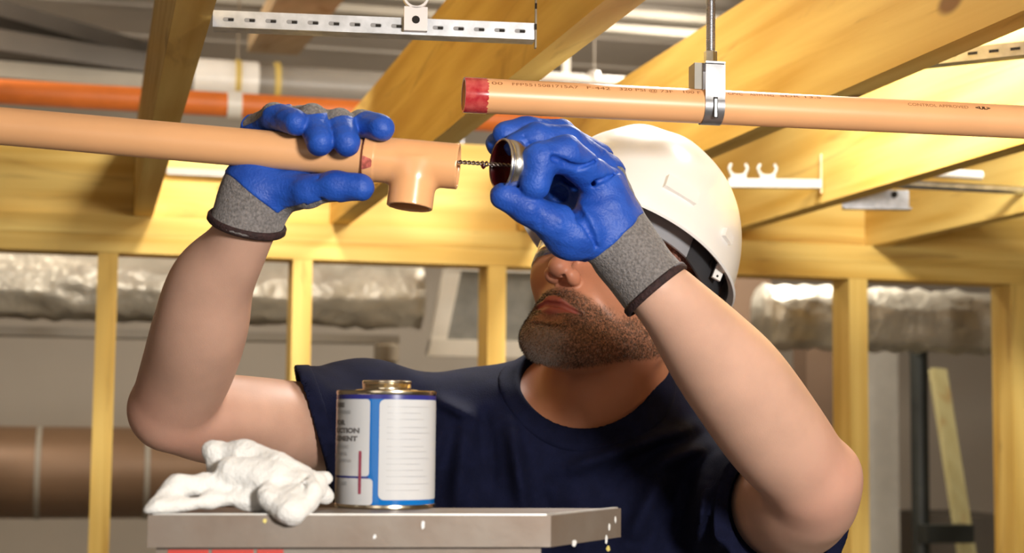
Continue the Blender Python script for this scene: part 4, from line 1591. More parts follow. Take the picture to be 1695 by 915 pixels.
# nose
hc_((0, 0.086, 0.006), (0, 0.106, -0.038), 0.0075, 0.0085, 0.012)
he(0, 0.1080, -0.0440, (0.0105, 0.0115, 0.0095), 0.007)
for s in (-1, 1):
    he(s * 0.0125, 0.0970, -0.0475, (0.0070, 0.0110, 0.0080), 0.005)
    hc_((s * 0.0075, 0.1045, -0.0600), (s * 0.0065, 0.1035, -0.0490), 0.0036, 0.0030, 0.003, 's')
    he(s * 0.033, 0.088, 0.003, (0.017, 0.016, 0.012), 0.012, 's')
    he(s * 0.031, 0.068, 0.002, (0.0125, 0.0125, 0.0125), 0.003)
    hc_((s * 0.012, 0.090, 0.018), (s * 0.046, 0.074, 0.020), 0.007, 0.006, 0.014)
    # ears
    he(s * 0.079, -0.012, -0.012, (0.010, 0.018, 0.031), 0.008)
    he(s * 0.088, -0.006, -0.010, (0.007, 0.009, 0.018), 0.006, 's')

person = root('person', Vector((TC.x, TC.y, 0.4325)), 'man in white hard hat, navy T-shirt and blue work gloves joining orange pipes overhead', 'person')
blo, bhi = B.box()
bvs, bq = surface_nets(None, blo, bhi, 0.0026, local=lambda a, b: B.local(a, b))
bvs = relax(bvs, bq, 3)
bme = net_mesh('body', bvs, bq)
# the lower face gets twice as many faces, laid back onto the modelled shape
b = bmesh.new(); b.from_mesh(bme)
b.faces.ensure_lookup_table()
l_ = head_local(np.array([f.calc_center_median()[:] for f in b.faces], np.float32))
sel = (l_[:, 1] > 0.02) & (l_[:, 2] < 0.025) & (l_[:, 2] > -0.15) & (np.abs(l_[:, 0]) < 0.085) & (l_[:, 1] < 0.14)
es = {e for i in np.flatnonzero(sel) for e in b.faces[i].edges}
bmesh.ops.subdivide_edges(b, edges=list(es), cuts=1, use_grid_fill=True)
bmesh.ops.triangulate(b, faces=[f for f in b.faces if len(f.verts) > 4])
bpy.data.meshes.remove(bme)
bme = bpy.data.meshes.new('body')
b.to_mesh(bme); b.free()
bvs = np.empty(len(bme.vertices) * 3, np.float32); bme.vertices.foreach_get('co', bvs); bvs = bvs.reshape(-1, 3)
l_ = head_local(bvs)
fi = np.flatnonzero((l_[:, 1] > 0.015) & (l_[:, 2] < 0.03) & (l_[:, 2] > -0.155) & (np.abs(l_[:, 0]) < 0.09) & (l_[:, 1] < 0.145))
ffn = B.local(bvs[fi].min(0), bvs[fi].max(0))
for _ in range(3):
    q = bvs[fi]
    d0 = ffn(q)
    g_ = np.stack([ffn(q + np.float32([0.0004 if a == k else 0 for a in range(3)])) - d0 for k in range(3)], 1) / 0.0004
    bvs[fi] = q - np.clip(d0, -0.002, 0.002)[:, None] * g_ / np.maximum((g_ ** 2).sum(1), 0.3)[:, None] * 0.8
bme.vertices.foreach_set('co', bvs.ravel())
bme.polygons.foreach_set('use_smooth', np.ones(len(bme.polygons), bool))
bme.update()
bvs = bvs.astype(np.float64)
bme.calc_loop_triangles()
bq = np.empty(len(bme.loop_triangles) * 3, np.int32); bme.loop_triangles.foreach_get('vertices', bq); bq = bq.reshape(-1, 3)

# skin with a beard mask that lives on the surface
loc = head_local(bvs.astype(np.float32))
x_, y_, z_ = loc[:, 0], loc[:, 1], loc[:, 2]
wob = waves(loc, 160, 31) * 0.004


def sstep(a, b, v):
    t = np.clip((v - a) / (b - a), 0, 1)
    return t * t * (3 - 2 * t)


ax_ = np.abs(x_)
# jaw and chin beard: below a line from the mouth corner to the ear; moustache; no beard on lips
jaw = sstep(0.008, -0.008, z_ - (-0.066 + 0.55 * np.clip(0.055 - y_, 0, 0.06) + wob)) * sstep(-0.040, -0.015, y_) * sstep(-0.134, -0.122, z_ - np.clip(0.06 - y_, 0, 1) * 0.75 + wob * 0.5)
must = sstep(0.036, 0.028, ax_ + wob) * sstep(-0.053, -0.061, z_ + 0.25 * np.maximum(ax_ - 0.012, 0)) * sstep(0.06, 0.075, y_)
lipm = sstep(1.10, 0.85, np.sqrt((x_ / 0.026) ** 2 + ((z_ + 0.0798) / (0.0105 - 0.006 * np.clip(ax_ / 0.026, 0, 1))) ** 2)) * sstep(0.07, 0.08, y_)
under = 1 - 0.75 * sstep(0.024, 0.010, ax_) * sstep(-0.100, -0.094, z_) * sstep(-0.086, -0.091, z_)
beard = np.clip(np.maximum(jaw, must), 0, 1) * (1 - lipm) * under
grey = sstep(0.034, 0.010, ax_ + wob * 2) * sstep(-0.100, -0.112, z_) * beard
inhead = (np.abs(loc) < 0.2).all(1)
beard *= inhead; lipm *= inhead; grey *= inhead
flush = np.zeros(len(bvs))
for c_, r_ in ((P(235, 672, 1.57), 0.05), (P(300, 740, 1.58), 0.05), (P(1400, 790, 1.55), 0.055), (P(1370, 850, 1.55), 0.05), (hp(0, 0.115, -0.045), 0.03)):
    flush = np.maximum(flush, np.exp(-((bvs - V(c_)) ** 2).sum(1) / r_ ** 2))
ruddy = np.clip(sstep(0.16, 0.11, np.sqrt((loc ** 2).sum(1)) - 0.02) + np.exp(-((bvs - V(P(985, 670, 1.80))) ** 2).sum(1) / 0.09 ** 2), 0, 1)
for nm, arr in (('beard', beard), ('grey', grey), ('lips', lipm), ('flush', flush), ('ruddy', ruddy)):
    at = bme.attributes.new(nm, 'FLOAT', 'POINT')
    at.data.foreach_set('value', arr.astype(np.float32))

sk = mat('skin', (0.64, 0.385, 0.285), 0.46, var=0.10, vscale=26, bump=0.25, bscale=900, spec=0.4, sss=0.12, bdist=0.0006)
nt = sk.node_tree
bs = nt.nodes['Principled BSDF']
src = bs.inputs['Base Color'].links[0].from_socket


def layer(attr, col, amt, src, noise=None):
    a = nt.nodes.new('ShaderNodeAttribute'); a.attribute_name = attr
    fac = a.outputs['Fac']
    if noise:
        tc = nt.nodes.new('ShaderNodeTexCoord')
        n_ = nt.nodes.new('ShaderNodeTexNoise'); n_.inputs['Scale'].default_value = noise; n_.inputs['Detail'].default_value = 3
        nt.links.new(tc.outputs['Object'], n_.inputs['Vector'])
        mr = nt.nodes.new('ShaderNodeMapRange'); mr.inputs[1].default_value = 0.3; mr.inputs[2].default_value = 0.62
        mr.inputs[3].default_value = 0.25
        nt.links.new(n_.outputs[0], mr.inputs[0])
        mm = nt.nodes.new('ShaderNodeMath'); mm.operation = 'MULTIPLY'
        nt.links.new(fac, mm.inputs[0]); nt.links.new(mr.outputs[0], mm.inputs[1])
        fac = mm.outputs[0]
    m2 = nt.nodes.new('ShaderNodeMath'); m2.operation = 'MULTIPLY'; m2.inputs[1].default_value = amt
    nt.links.new(fac, m2.inputs[0])
    mx = nt.nodes.new('ShaderNodeMix'); mx.data_type = 'RGBA'
    mx.inputs[7].default_value = (*col, 1)
    nt.links.new(m2.outputs[0], mx.inputs[0]); nt.links.new(src, mx.inputs[6])
    return mx.outputs[2]


src = layer('ruddy', (0.46, 0.175, 0.085), 0.85, src)
src = layer('flush', (0.66, 0.27, 0.20), 0.32, src)
src = layer('lips', (0.40, 0.10, 0.075), 0.95, src)
src = layer('beard', (0.07, 0.038, 0.022), 0.92, src, 420)
src = layer('grey', (0.42, 0.33, 0.28), 0.6, src, 380)
nt.links.new(src, bs.inputs['Base Color'])
body = link_mesh('body', bme, sk, person, None)

# short beard hairs rooted in that mask
fc = bvs[bq].mean(1)
fb = beard[bq].mean(1); fg = grey[bq].mean(1)
e1 = bvs[bq[:, 1]] - bvs[bq[:, 0]]; e2 = bvs[bq[:, 2]] - bvs[bq[:, 0]]
fn_ = np.cross(e1, e2); fn_ /= np.linalg.norm(fn_, axis=1)[:, None] + 1e-12
pool = np.flatnonzero(fb > 0.15)
out_sign = np.sign(((fc[pool] - V(HC)) * fn_[pool]).sum(1).mean())
for nm, mm, sel, cnt in (('beard', 'stubble', fb * (1 - 0.75 * fg), 12000), ('grey_beard', 'stubble_grey', fg + 0.12 * fb * (fb > 0.4), 2600)):
    pr = sel[pool].astype(np.float64) * np.linalg.norm(np.cross(e1[pool], e2[pool]), axis=1); pr /= pr.sum()
    pick = rng.choice(pool, cnt, p=pr)
    a = rng.random((cnt, 1)); bb = rng.random((cnt, 1)) * (1 - a)
    p0 = bvs[bq[pick, 0]] + e1[pick] * a + e2[pick] * bb
    down = V(-hU) * 0.7 + V(-hF) * 0.15
    d_ = fn_[pick] * out_sign * 0.8 + down + rng.normal(0, 0.35, (cnt, 3))
    d_ /= np.linalg.norm(d_, axis=1)[:, None]
    side = np.cross(d_, rng.normal(size=(cnt, 3))); side /= np.linalg.norm(side, axis=1)[:, None]
    s2 = np.cross(d_, side)
    ln = rng.uniform(0.0016, 0.0034, (cnt, 1)); wd_ = 0.00021
    base = p0 - d_ * 0.0008
    vs_ = np.stack([base + side * wd_, base - side * wd_ * 0.5 + s2 * wd_ * 0.87, base - side * wd_ * 0.5 - s2 * wd_ * 0.87, p0 + d_ * ln], 1).reshape(-1, 3)
    i0 = np.arange(cnt)[:, None] * 4
    fs = np.concatenate([i0 + np.array([[0, 1, 3]]), i0 + np.array([[1, 2, 3]]), i0 + np.array([[2, 0, 3]])])
    me = bpy.data.meshes.new(nm)
    me.from_pydata(vs_.tolist(), [], fs.tolist())
    o = link_mesh(nm, me, mm, person, None)
    o['kind'] = 'stuff'
    if nm == 'grey_beard':
        o['label'] = 'greying hairs on the chin'

# ---- cropped hair on the back and sides of the skull
def hair_local(lo, hi):
    def ex(Q, d):
        l = head_local(Q)
        # hairline: above and behind a line past the ear
        lim = np.maximum(-(l[:, 2] + 0.055), l[:, 1] - 0.015 - 0.55 * np.maximum(l[:, 2] - 0.0, 0))
        ear = np.sqrt((l[:, 1] + 0.012) ** 2 + ((l[:, 2] + 0.012) / 1.6) ** 2) - 0.024
        lim = np.maximum(lim, -ear) * HS
        return smax(d, lim, 0.004)
    return B.local(lo, hi, off=0.0035, extra=ex)


cv = V(hp(0, -0.01, 0.03))
hv, hq = surface_nets(None, cv - 0.15, cv + 0.15, 0.0026, local=hair_local)
hv, hq = biggest(hv, hq)
hv = relax(hv, hq, 1)
hm = net_mesh('hair', hv, hq)
link_mesh('hair', hm, 'hair', person, recentre(hm))

# ---- hard hat
hat = bpy.data.meshes.new('hard_hat')
b = bmesh.new()
nA, nV = 128, 44
TILT = math.radians(3.5)
ct, st = math.cos(TILT), math.sin(TILT)
HAT_Z = 0.034


def hat_p(x, y, z):
    y2 = y * ct - z * st
    z2 = y * st + z * ct
    return hp(x, y2 - 0.006, z2 + HAT_Z)


def hat_shape(a, v, grow=0.0):
    """a around (0 = front), v 0 at crown to 1 at the rim, past 1 is the brim"""
    sf, sb = 0.124 + grow, 0.124 + grow
    w = 0.108 + grow
    cx, cy = math.sin(a), math.cos(a)
    ly = sf if cy > 0 else sb
    vv = min(v, 1.0)
    q = vv * math.pi / 2
    rad = math.sin(q) ** 0.92
    h = (0.138 + grow) * (math.cos(q) ** 0.86 if vv < 1 else 0)
    x = w * rad * cx
    y = ly * rad * cy
    # three low ribs along the crown
    rib = math.exp(-(x / 0.013) ** 2) * 0.0028 + (math.exp(-((abs(x) - 0.042) / 0.010) ** 2)) * 0.0016
    rib *= max(0.0, 1 - (vv / 0.86) ** 6)
    h += rib
    # slight straightening of the sides
    if v > 1.0:
        e = (v - 1.0) / 0.25
        front = max(0.0, cy) ** 2.2
        fl = 0.006 + 0.022 * front
        x += cx * fl * e
        y += cy * fl * e * (1 if cy > 0 else 1)
        h -= (0.004 + 0.010 * front) * e
    return x, y, h


top_v = b.verts.new(hat_p(*hat_shape(0, 0)))
rings = []
vsamp = list(np.linspace(0.03, 1.0, nV)) + [1.04, 1.12, 1.20, 1.25]
for v in vsamp:
    rings.append([b.verts.new(hat_p(*hat_shape(2 * math.pi * k / nA, v))) for k in range(nA)])
for k in range(nA):
    b.faces.new((top_v, rings[0][k], rings[0][(k + 1) % nA]))
for i in range(len(rings) - 1):
    for k in range(nA):
        b.faces.new((rings[i][k], rings[i + 1][k], rings[i + 1][(k + 1) % nA], rings[i][(k + 1) % nA]))
bmesh.ops.recalc_face_normals(b, faces=b.faces)
bmesh.ops.solidify(b, geom=b.faces[:], thickness=0.0028)
bm_hat = b
hato = obj('hard_hat', bm_hat, 'hat', person, smooth=True, auto=50)
# accessory boss on each side, rear knob and lace tab
for s in (-1, 1):
    for a_deg, v0, wv, hv_, nm in ((50, 0.87, 0.020, 0.0075, 'slot_boss'), (86, 0.90, 0.009, 0.005, 'rim_boss')):
        a = math.radians(a_deg) * s
        c = Vector(hat_p(*hat_shape(a, v0)))
        t = (Vector(hat_p(*hat_shape(a + 0.05, v0))) - c).normalized()
        dn = (Vector(hat_p(*hat_shape(a, v0 + 0.05))) - c); dn = (dn - t * dn.dot(t)).normalized()
        nn = t.cross(dn)
        if nn.dot(c - HC) < 0:
            nn = -nn
        b = bmesh.new(); add_box(b, c + nn * 0.0012, (t, dn, nn), (wv, hv_, 0.0036))
        obj(nm, b, 'hat', hato, smooth=True, auto=40, bevel=0.0025)
    a = math.radians(95) * s
    c = Vector(hat_p(*hat_shape(a, 1.0, -0.006)))
    t = (Vector(hat_p(*hat_shape(a + 0.05, 1.0))) - c).normalized()
    dn = -hU
    dn = (dn - t * dn.dot(t)).normalized(); nn = t.cross(dn)
    b = bmesh.new(); add_box(b, c + dn * 0.005, (t, dn, nn), (0.0050, 0.0085, 0.0015))
    obj('lace_tab', b, 'hat', hato, bevel=0.0012)
    b = bmesh.new(); add_lathe(b, c + dn * 0.010 - nn * 0.0022, nn, [(0, 0.0013), (0.0044, 0.0013)], 14)
    obj('tab_hole', b, 'dark_slot', hato)


def band(name, a0, a1, z0, z1, rx, ry, m, taper=None, n=40, lab=None):
    b = bmesh.new()
    cols = []
    for i in range(n + 1):
        s = i / n
        a = a0 + (a1 - a0) * s
        zz0 = z0 + (taper(s) if taper else 0)
        pts = []
        for rr in (0, 0.0025):
            for z in (zz0, z1):
                pts.append(b.verts.new(hat_p((rx + rr) * math.sin(a), (ry + rr) * math.cos(a) - 0.004, z)))
        cols.append(pts)
    for i in range(n):
        A, C = cols[i], cols[i + 1]
        for p, q in ((0, 1), (1, 3), (3, 2), (2, 0)):
            b.faces.new((A[p], A[q], C[q], C[p]))
    b.faces.new([cols[0][i] for i in (0, 1, 3, 2)]); b.faces.new([cols[-1][i] for i in (2, 3, 1, 0)])
    o = obj(name, b, m, hato, smooth=True, auto=40)
    if lab:
        o['label'] = lab
    return o


band('headband', math.radians(-74), math.radians(74), -0.014, 0.030, 0.087, 0.110, 'band_light', lab='light grey headband inside the hat')
band('nape_strap', math.radians(72), math.radians(288), -0.016, 0.030, 0.089, 0.112, 'band_dark', taper=lambda s: -0.024 * math.sin(s * math.pi), lab='dark grey nape strap inside the hat')
for s in (-1, 1):
    a = math.radians(92) * s
    c = Vector(hat_p(0.0925 * math.sin(a), 0.1155 * math.cos(a) - 0.004, 0.004))
    nn = (c - hat_p(0, 0, 0.004)).normalized()
    b = bmesh.new(); add_lathe(b, c - nn * 0.001, nn, [(0, 0.0055), (0.0015, 0.0055), (0.002, 0.0045)], 20)
    obj('strap_rivet', b, 'dark_slot', hato)
b = bmesh.new()
c = Vector(hat_p(0, -0.122, -0.035)); add_lathe(b, c, -hF, [(-0.004, 0.015), (0.006, 0.015), (0.009, 0.012)], 28)
obj('ratchet_knob', b, 'band_dark', hato, smooth=True, auto=40)

# ---- safety glasses
b = bmesh.new()
rows = []
for i in range(33):
    a = math.radians(-78 + 156 * i / 32)
    rows.append([b.verts.new(hp(0.073 * math.sin(a), 0.028 + 0.072 * math.cos(a) ** 0.8 if math.cos(a) > 0 else 0.028, z)) for z in (0.022, 0.006, -0.010, -0.024 + 0.010 * math.exp(-(a / 0.2) ** 2))])
for i in range(32):
    for j in range(3):
        b.faces.new((rows[i][j], rows[i][j + 1], rows[i + 1][j + 1], rows[i + 1][j]))
bmesh.ops.solidify(b, geom=b.faces[:], thickness=0.0016)
gls = obj('safety_glasses', b, 'lens', person, smooth=True)
gls['label'] = 'clear wraparound safety glasses'
for s in (-1, 1):
    b = bmesh.new()
    add_tube(b, [hp(s * 0.0735, 0.045, 0.012), hp(s * 0.0825, 0.010, 0.010), hp(s * 0.0840, -0.020, 0.012)], [0.0022, 0.002, 0.002], 8)
    obj('temple_arm', b, 'band_dark', gls, smooth=True)

# ---- T-shirt
SH = Body()
SH.ell(tp(0, 0.002, -0.02), (0.186, 0.121, 0.195), TR3, 0.05)
SH.ell(tp(0.0, 0.002, -0.24), (0.172, 0.118, 0.23), TR3, 0.07)
SH.ell(tp(0.0, 0.0, -0.40), (0.180, 0.125, 0.10), TR3, 0.06)
SH.ell(tp(-0.085, 0.075, 0.03), (0.09, 0.05, 0.075), TR3, 0.05)
SH.ell(tp(0.085, 0.075, 0.03), (0.09, 0.05, 0.075), TR3, 0.05)
SH.cone(NB - UPV * 0.03, RS, 0.069, 0.066, 0.05)
SH.cone(NB - UPV * 0.03, P(1165, 770, 1.88), 0.067, 0.069, 0.05)
SH.cone(NB + UPV * 0.015 - CF_ * 0.03, P(720, 700, 1.88), 0.060, 0.052, 0.03)
SH.cone(NB + UPV * 0.015 - CF_ * 0.03, P(1130, 730, 1.89), 0.062, 0.052, 0.03)
SH.cone(NB - UPV * 0.005, NB + (hp(0, -0.025, -0.045) - P(992, 700, 1.85)).normalized() * 0.045, 0.083, 0.078, 0.03)
SH.cone(P(992, 722, 1.852), P(992, 690, 1.85), 0.086, 0.083, 0.03)
SH.ell(RS, (0.073, 0.070, 0.070), None, 0.04)
RSE = P(514, 699, 1.755)          # middle of the sleeve hems
LSE = P(1300, 842, 1.69)
rdir_ = (RE - RS).normalized()
ldir_ = (LE - LS).normalized()
SH.cone(RS, RSE + rdir_ * 0.03, 0.068, 0.0570, 0.03)
SH.cone(RS - UPV * 0.012, RSE - UPV * 0.012 + rdir_ * 0.03, 0.066, 0.054, 0.03)
SH.ell(LS, (0.078, 0.075, 0.075), None, 0.04)
SH.cone(LS, LSE + ldir_ * 0.03, 0.074, 0.0675, 0.03)
SH.cone(LS - UPV * 0.010, LSE - UPV * 0.010 + ldir_ * 0.03, 0.07, 0.066, 0.03)
neck_ax = (P(965, 560, 1.74) - P(985, 735, 1.84)).normalized()
NC = P(977, 648, 1.832)
_n0, _n1, _n2 = frame_of(neck_ax)
NR3 = np.array([V(_n0), V(_n1), V(_n2)])


def neck_hole(Q, g):
    return ell(Q, NC + neck_ax * 0.035, (0.088 + g, 0.080 + g, 0.080 + g), NR3)


rn = (-CR_ - UPV * 0.34 + CF_ * 0.16).normalized()
ln_ = (ldir_ + CR_ * 0.12).normalized()
HEMZ = tp(0, 0, -0.46).z


def fold(Q, a, b_, amp, w):
    """a soft crease ridge running from a to b_"""
    a, b_ = V(a), V(b_)
    ba = b_ - a
    q = Q - a
    t = np.clip((q @ ba) / float(ba @ ba), 0, 1)
    d = np.sqrt(((q - t[:, None] * ba) ** 2).sum(1))
    return amp * np.exp(-(d / w) ** 2) * np.sin(np.clip(t, 0.02, 0.98) * math.pi) ** 0.5


creases = []
CAMV, FWV, RTV, UPVV = V(CAM), V(fw), V(rt), V(up)


def cr(x0, y0, x1, y1, amp, w, d=0):
    creases.append((x0, y0, x1, y1, amp, w * 1150))


def crease_sum(Q):
    q = Q - CAMV
    z = q @ FWV
    px = W / 2 + F * (q @ RTV) / z
    py = H / 2 - F * (q @ UPVV) / z
    s = np.zeros(len(Q), np.float32)
    for x0, y0, x1, y1, amp, w in creases:
        bx_, by_ = x1 - x0, y1 - y0
        t = np.clip(((px - x0) * bx_ + (py - y0) * by_) / (bx_ * bx_ + by_ * by_), 0, 1)
        d2 = (px - x0 - t * bx_) ** 2 + (py - y0 - t * by_) ** 2
        s += amp * np.exp(-d2 / (w * w)) * np.sin(np.clip(t, 0.03, 0.97) * math.pi) ** 0.5
    return np.clip(s, -0.0022, 0.03) * np.clip((1.92 - z) / 0.05, 0, 1)


for args in ((770, 690, 755, 850, .006, .014), (845, 700, 870, 850, .007, .012), (800, 690, 815, 800, -.005, .010),
             (930, 780, 1060, 735, .006, .012), (1000, 800, 1110, 725, -.005, .011), (1040, 745, 1150, 705, .007, .011, 1.79), (1075, 775, 1170, 735, .006, .012, 1.79),
             (1040, 900, 1105, 770, .007, .016), (1095, 915, 1140, 790, -.006, .012), (1150, 915, 1165, 790, .006, .012, 1.8),
             (890, 800, 900, 915, -.004, .018), (960, 820, 950, 915, .005, .020), (735, 700, 700, 800, .006, .014), (720, 660, 780, 690, .006, .010, 1.82),
             (560, 650, 640, 690, .005, .010, 1.77), (552, 690, 640, 730, -.005, .010, 1.77), (555, 730, 650, 770, .006, .012, 1.77), (640, 800, 700, 900, .006, .016),
             (1215, 780, 1185, 900, .006, .010, 1.74), (1240, 880, 1200, 830, -.005, .010, 1.72)):
    cr(*args)


def shirt_extra(Q, d):
    d = d - crease_sum(Q) * 2.8
    d = d + 0.0016 * waves(Q, 42, 3) + 0.0007 * waves(Q, 110, 8)
    # sleeve hems
    for c, n_ in ((RSE, rn), (LSE, ln_)):
        near = np.sqrt(((Q - V(c)) ** 2).sum(1)) < 0.16
        e = (Q - V(c)) @ V(n_)
        d = np.where(near, np.maximum(d, e), d)
    # room between sleeve and arm so that the hem reads as an opening
    for c, n_, axd, r in ((RSE, rn, rdir_, 0.0535), (LSE, ln_, ldir_, 0.0635)):
        h = cyl(Q, c, axd, r, -0.016, 0.09)
        d = np.maximum(d, -h)
    # neck opening
    nk = neck_hole(Q, 0.0)
    d = smax(d, -nk, 0.004)
    d = np.maximum(d, HEMZ - Q[:, 2])
    return d


slo, shi = SH.box()
sv, sq = surface_nets(None, slo, shi, 0.0034, local=lambda a, b: SH.local(a, b, extra=shirt_extra))
sv = relax(sv, sq, 2)
sm = net_mesh('tshirt', sv, sq)
shirt = link_mesh('tshirt', sm, 'shirt', person, recentre(sm))
shirt['label'] = 'navy crew neck T-shirt'


def collar_local(lo, hi):
    def ex(Q, d):
        d = shirt_extra(Q, d)
        k = neck_hole(Q, 0.021)
        return smax(d - 0.0022, k, 0.002)
    return SH.local(lo, hi, extra=ex)


cv2 = V(NC)
kv, kq = surface_nets(None, cv2 - 0.13, cv2 + 0.13, 0.0024, local=collar_local)
kv = relax(kv, kq, 2)
km = net_mesh('collar', kv, kq)
link_mesh('collar', km, 'shirt', shirt, recentre(km))
for c, n_, axd, lo_r in ((RSE, rn, rdir_, 0), (LSE, ln_, ldir_, 0)):
    def hem_local(lo, hi, c=c, n_=n_):
        def ex(Q, d):
            d = shirt_extra(Q, d)
            e = (Q - V(c)) @ V(n_)
            return np.maximum(np.maximum(d - 0.0012, -e - 0.017), e + 0.0004)
        return SH.local(lo, hi, extra=ex)
    hv_, hq_ = surface_nets(None, V(c) - 0.10, V(c) + 0.10, 0.0026, local=hem_local)
    hv_ = relax(hv_, hq_, 1)
    me = net_mesh('sleeve_hem', hv_, hq_)
    link_mesh('sleeve_hem', me, 'shirt', shirt, recentre(me))

# ---- trousers and boots, standing on the rear step of the ladder
TRS = Body()
hipz = tp(0, 0, -0.40).z
stepz = 0.4325
TRS.ell(tp(0, -0.005, -0.47), (0.172, 0.122, 0.15), TR3, 0.05)
rear = cmid + ey * (0.105 + (zap - 0.42) / zap * 0.425)
feet = []
for s in (-1, 1):
    hip = tp(s * 0.085, -0.005, -0.52)
    foot = Vector((rear.x, rear.y, 0)) + ex * (s * 0.085 + 0.02) - CF_ * 0.0
    foot.z = stepz
    ank = foot + Vector((0, 0, 0.09)) - CF_ * 0.05
    knee = hip.lerp(ank, 0.5) + CF_ * 0.04
    TRS.cone(hip, knee, 0.092, 0.066, 0.03)
    TRS.cone(knee, ank, 0.066, 0.055, 0.03)
    feet.append((foot, ank))
tlo, thi = TRS.box()
tv, tq = surface_nets(None, tlo, thi, 0.009, local=lambda a, b: TRS.local(a, b))
tm = net_mesh('trousers', relax(tv, tq, 1), tq)
link_mesh('trousers', tm, 'trousers', person, recentre(tm))
for foot, ank in feet:
    BT = Body()
    BT.cone(ank + UPV * 0.06, ank - UPV * 0.03, 0.048, 0.047, 0.02)
    BT.cone(foot + UPV * 0.050 - CF_ * 0.07, foot + UPV * 0.045 + CF_ * 0.11, 0.040, 0.038, 0.03)
    l0, l1 = BT.box()
    v_, q2 = surface_nets(None, l0, l1, 0.006, local=lambda a, b: BT.local(a, b, extra=lambda Q, d: np.maximum(d, stepz + 0.018 - Q[:, 2])))
    me = net_mesh('boot', v_, q2)
    bo = link_mesh('boot', me, 'boot', person, recentre(me))
    v_, q2 = surface_nets(None, l0, l1, 0.005, local=lambda a, b: BT.local(a, b, off=0.003, extra=lambda Q, d: np.maximum(np.maximum(d, stepz + 0.001 - Q[:, 2]), Q[:, 2] - stepz - 0.019)))
    me = net_mesh('sole', v_, q2)
    link_mesh('sole', me, 'sole', bo, recentre(me))


# ------------------------------------------------------------------ gloves
class Glove:
    def __init__(self):
        self.th = 0.45
        self.fingers = []      # list of [segments]; a segment is (a, b, ra, rb, dorsal, tip)
        self.palm = []         # (a, b, ra, rb, dorsal)
        self.balls = []        # (c, radii, R, k)

    def finger(self, pts, radii, dors, th=0.0):
        segs = []
        for i in range(len(pts) - 1):
            d = Vector(dors[min(i, len(dors) - 1)])
            ax = (pts[i + 1] - pts[i]).normalized()
            d = (d - ax * d.dot(ax)).normalized()
            segs.append((pts[i], pts[i + 1], radii[i], radii[i + 1], d * (1 - th), i == len(pts) - 2))
        self.fingers.append(segs)

    def field(self, Q):
        """distance, and how far to the back (knit) side of the nearest piece a point is"""
        best = np.full(len(Q), 9.0, np.float32)
        back = np.zeros(len(Q), np.float32)
        tot = None

        def note(d, g):
            m = d < best
            best[m] = d[m]
            back[m] = g[m]
        for segs in self.fingers:
            fd_ = None
            for a, b_, ra, rb, dv, tip in segs:
                d = cone(Q, a, b_, ra, rb)
                A, Bv = V(a), V(b_)
                ba = Bv - A
                t = np.clip(((Q - A) @ ba) / float(ba @ ba), 0, 1)
                off = (Q - A - t[:, None] * ba) @ V(dv)
                r = ra + (rb - ra) * t
                g = off - self.th * r
                if tip:
                    g = off - (self.th + 2.2 * np.clip(t * 1.6, 0, 1)) * r
                note(d, g)
                fd_ = d if fd_ is None else smin(fd_, d, 0.005)
            tot = fd_ if tot is None else smin(tot, fd_, 0.0018)
        pd = None
        for a, b_, ra, rb, dv in self.palm:
            d = cone(Q, a, b_, ra, rb)
            A, Bv = V(a), V(b_)
            ba = Bv - A
            t = np.clip(((Q - A) @ ba) / float(ba @ ba), 0, 1)
            off = (Q - A - t[:, None] * ba) @ V(dv)
            note(d, off - 0.2 * (ra + (rb - ra) * t))
            pd = d if pd is None else smin(pd, d, 0.012)
        for c, r, R, k in self.balls:
            d = ell(Q, c, r, R)
            note(d, np.full(len(Q), -0.02, np.float32))
            pd = smin(pd, d, k)
        return smin(tot, pd, 0.008), back


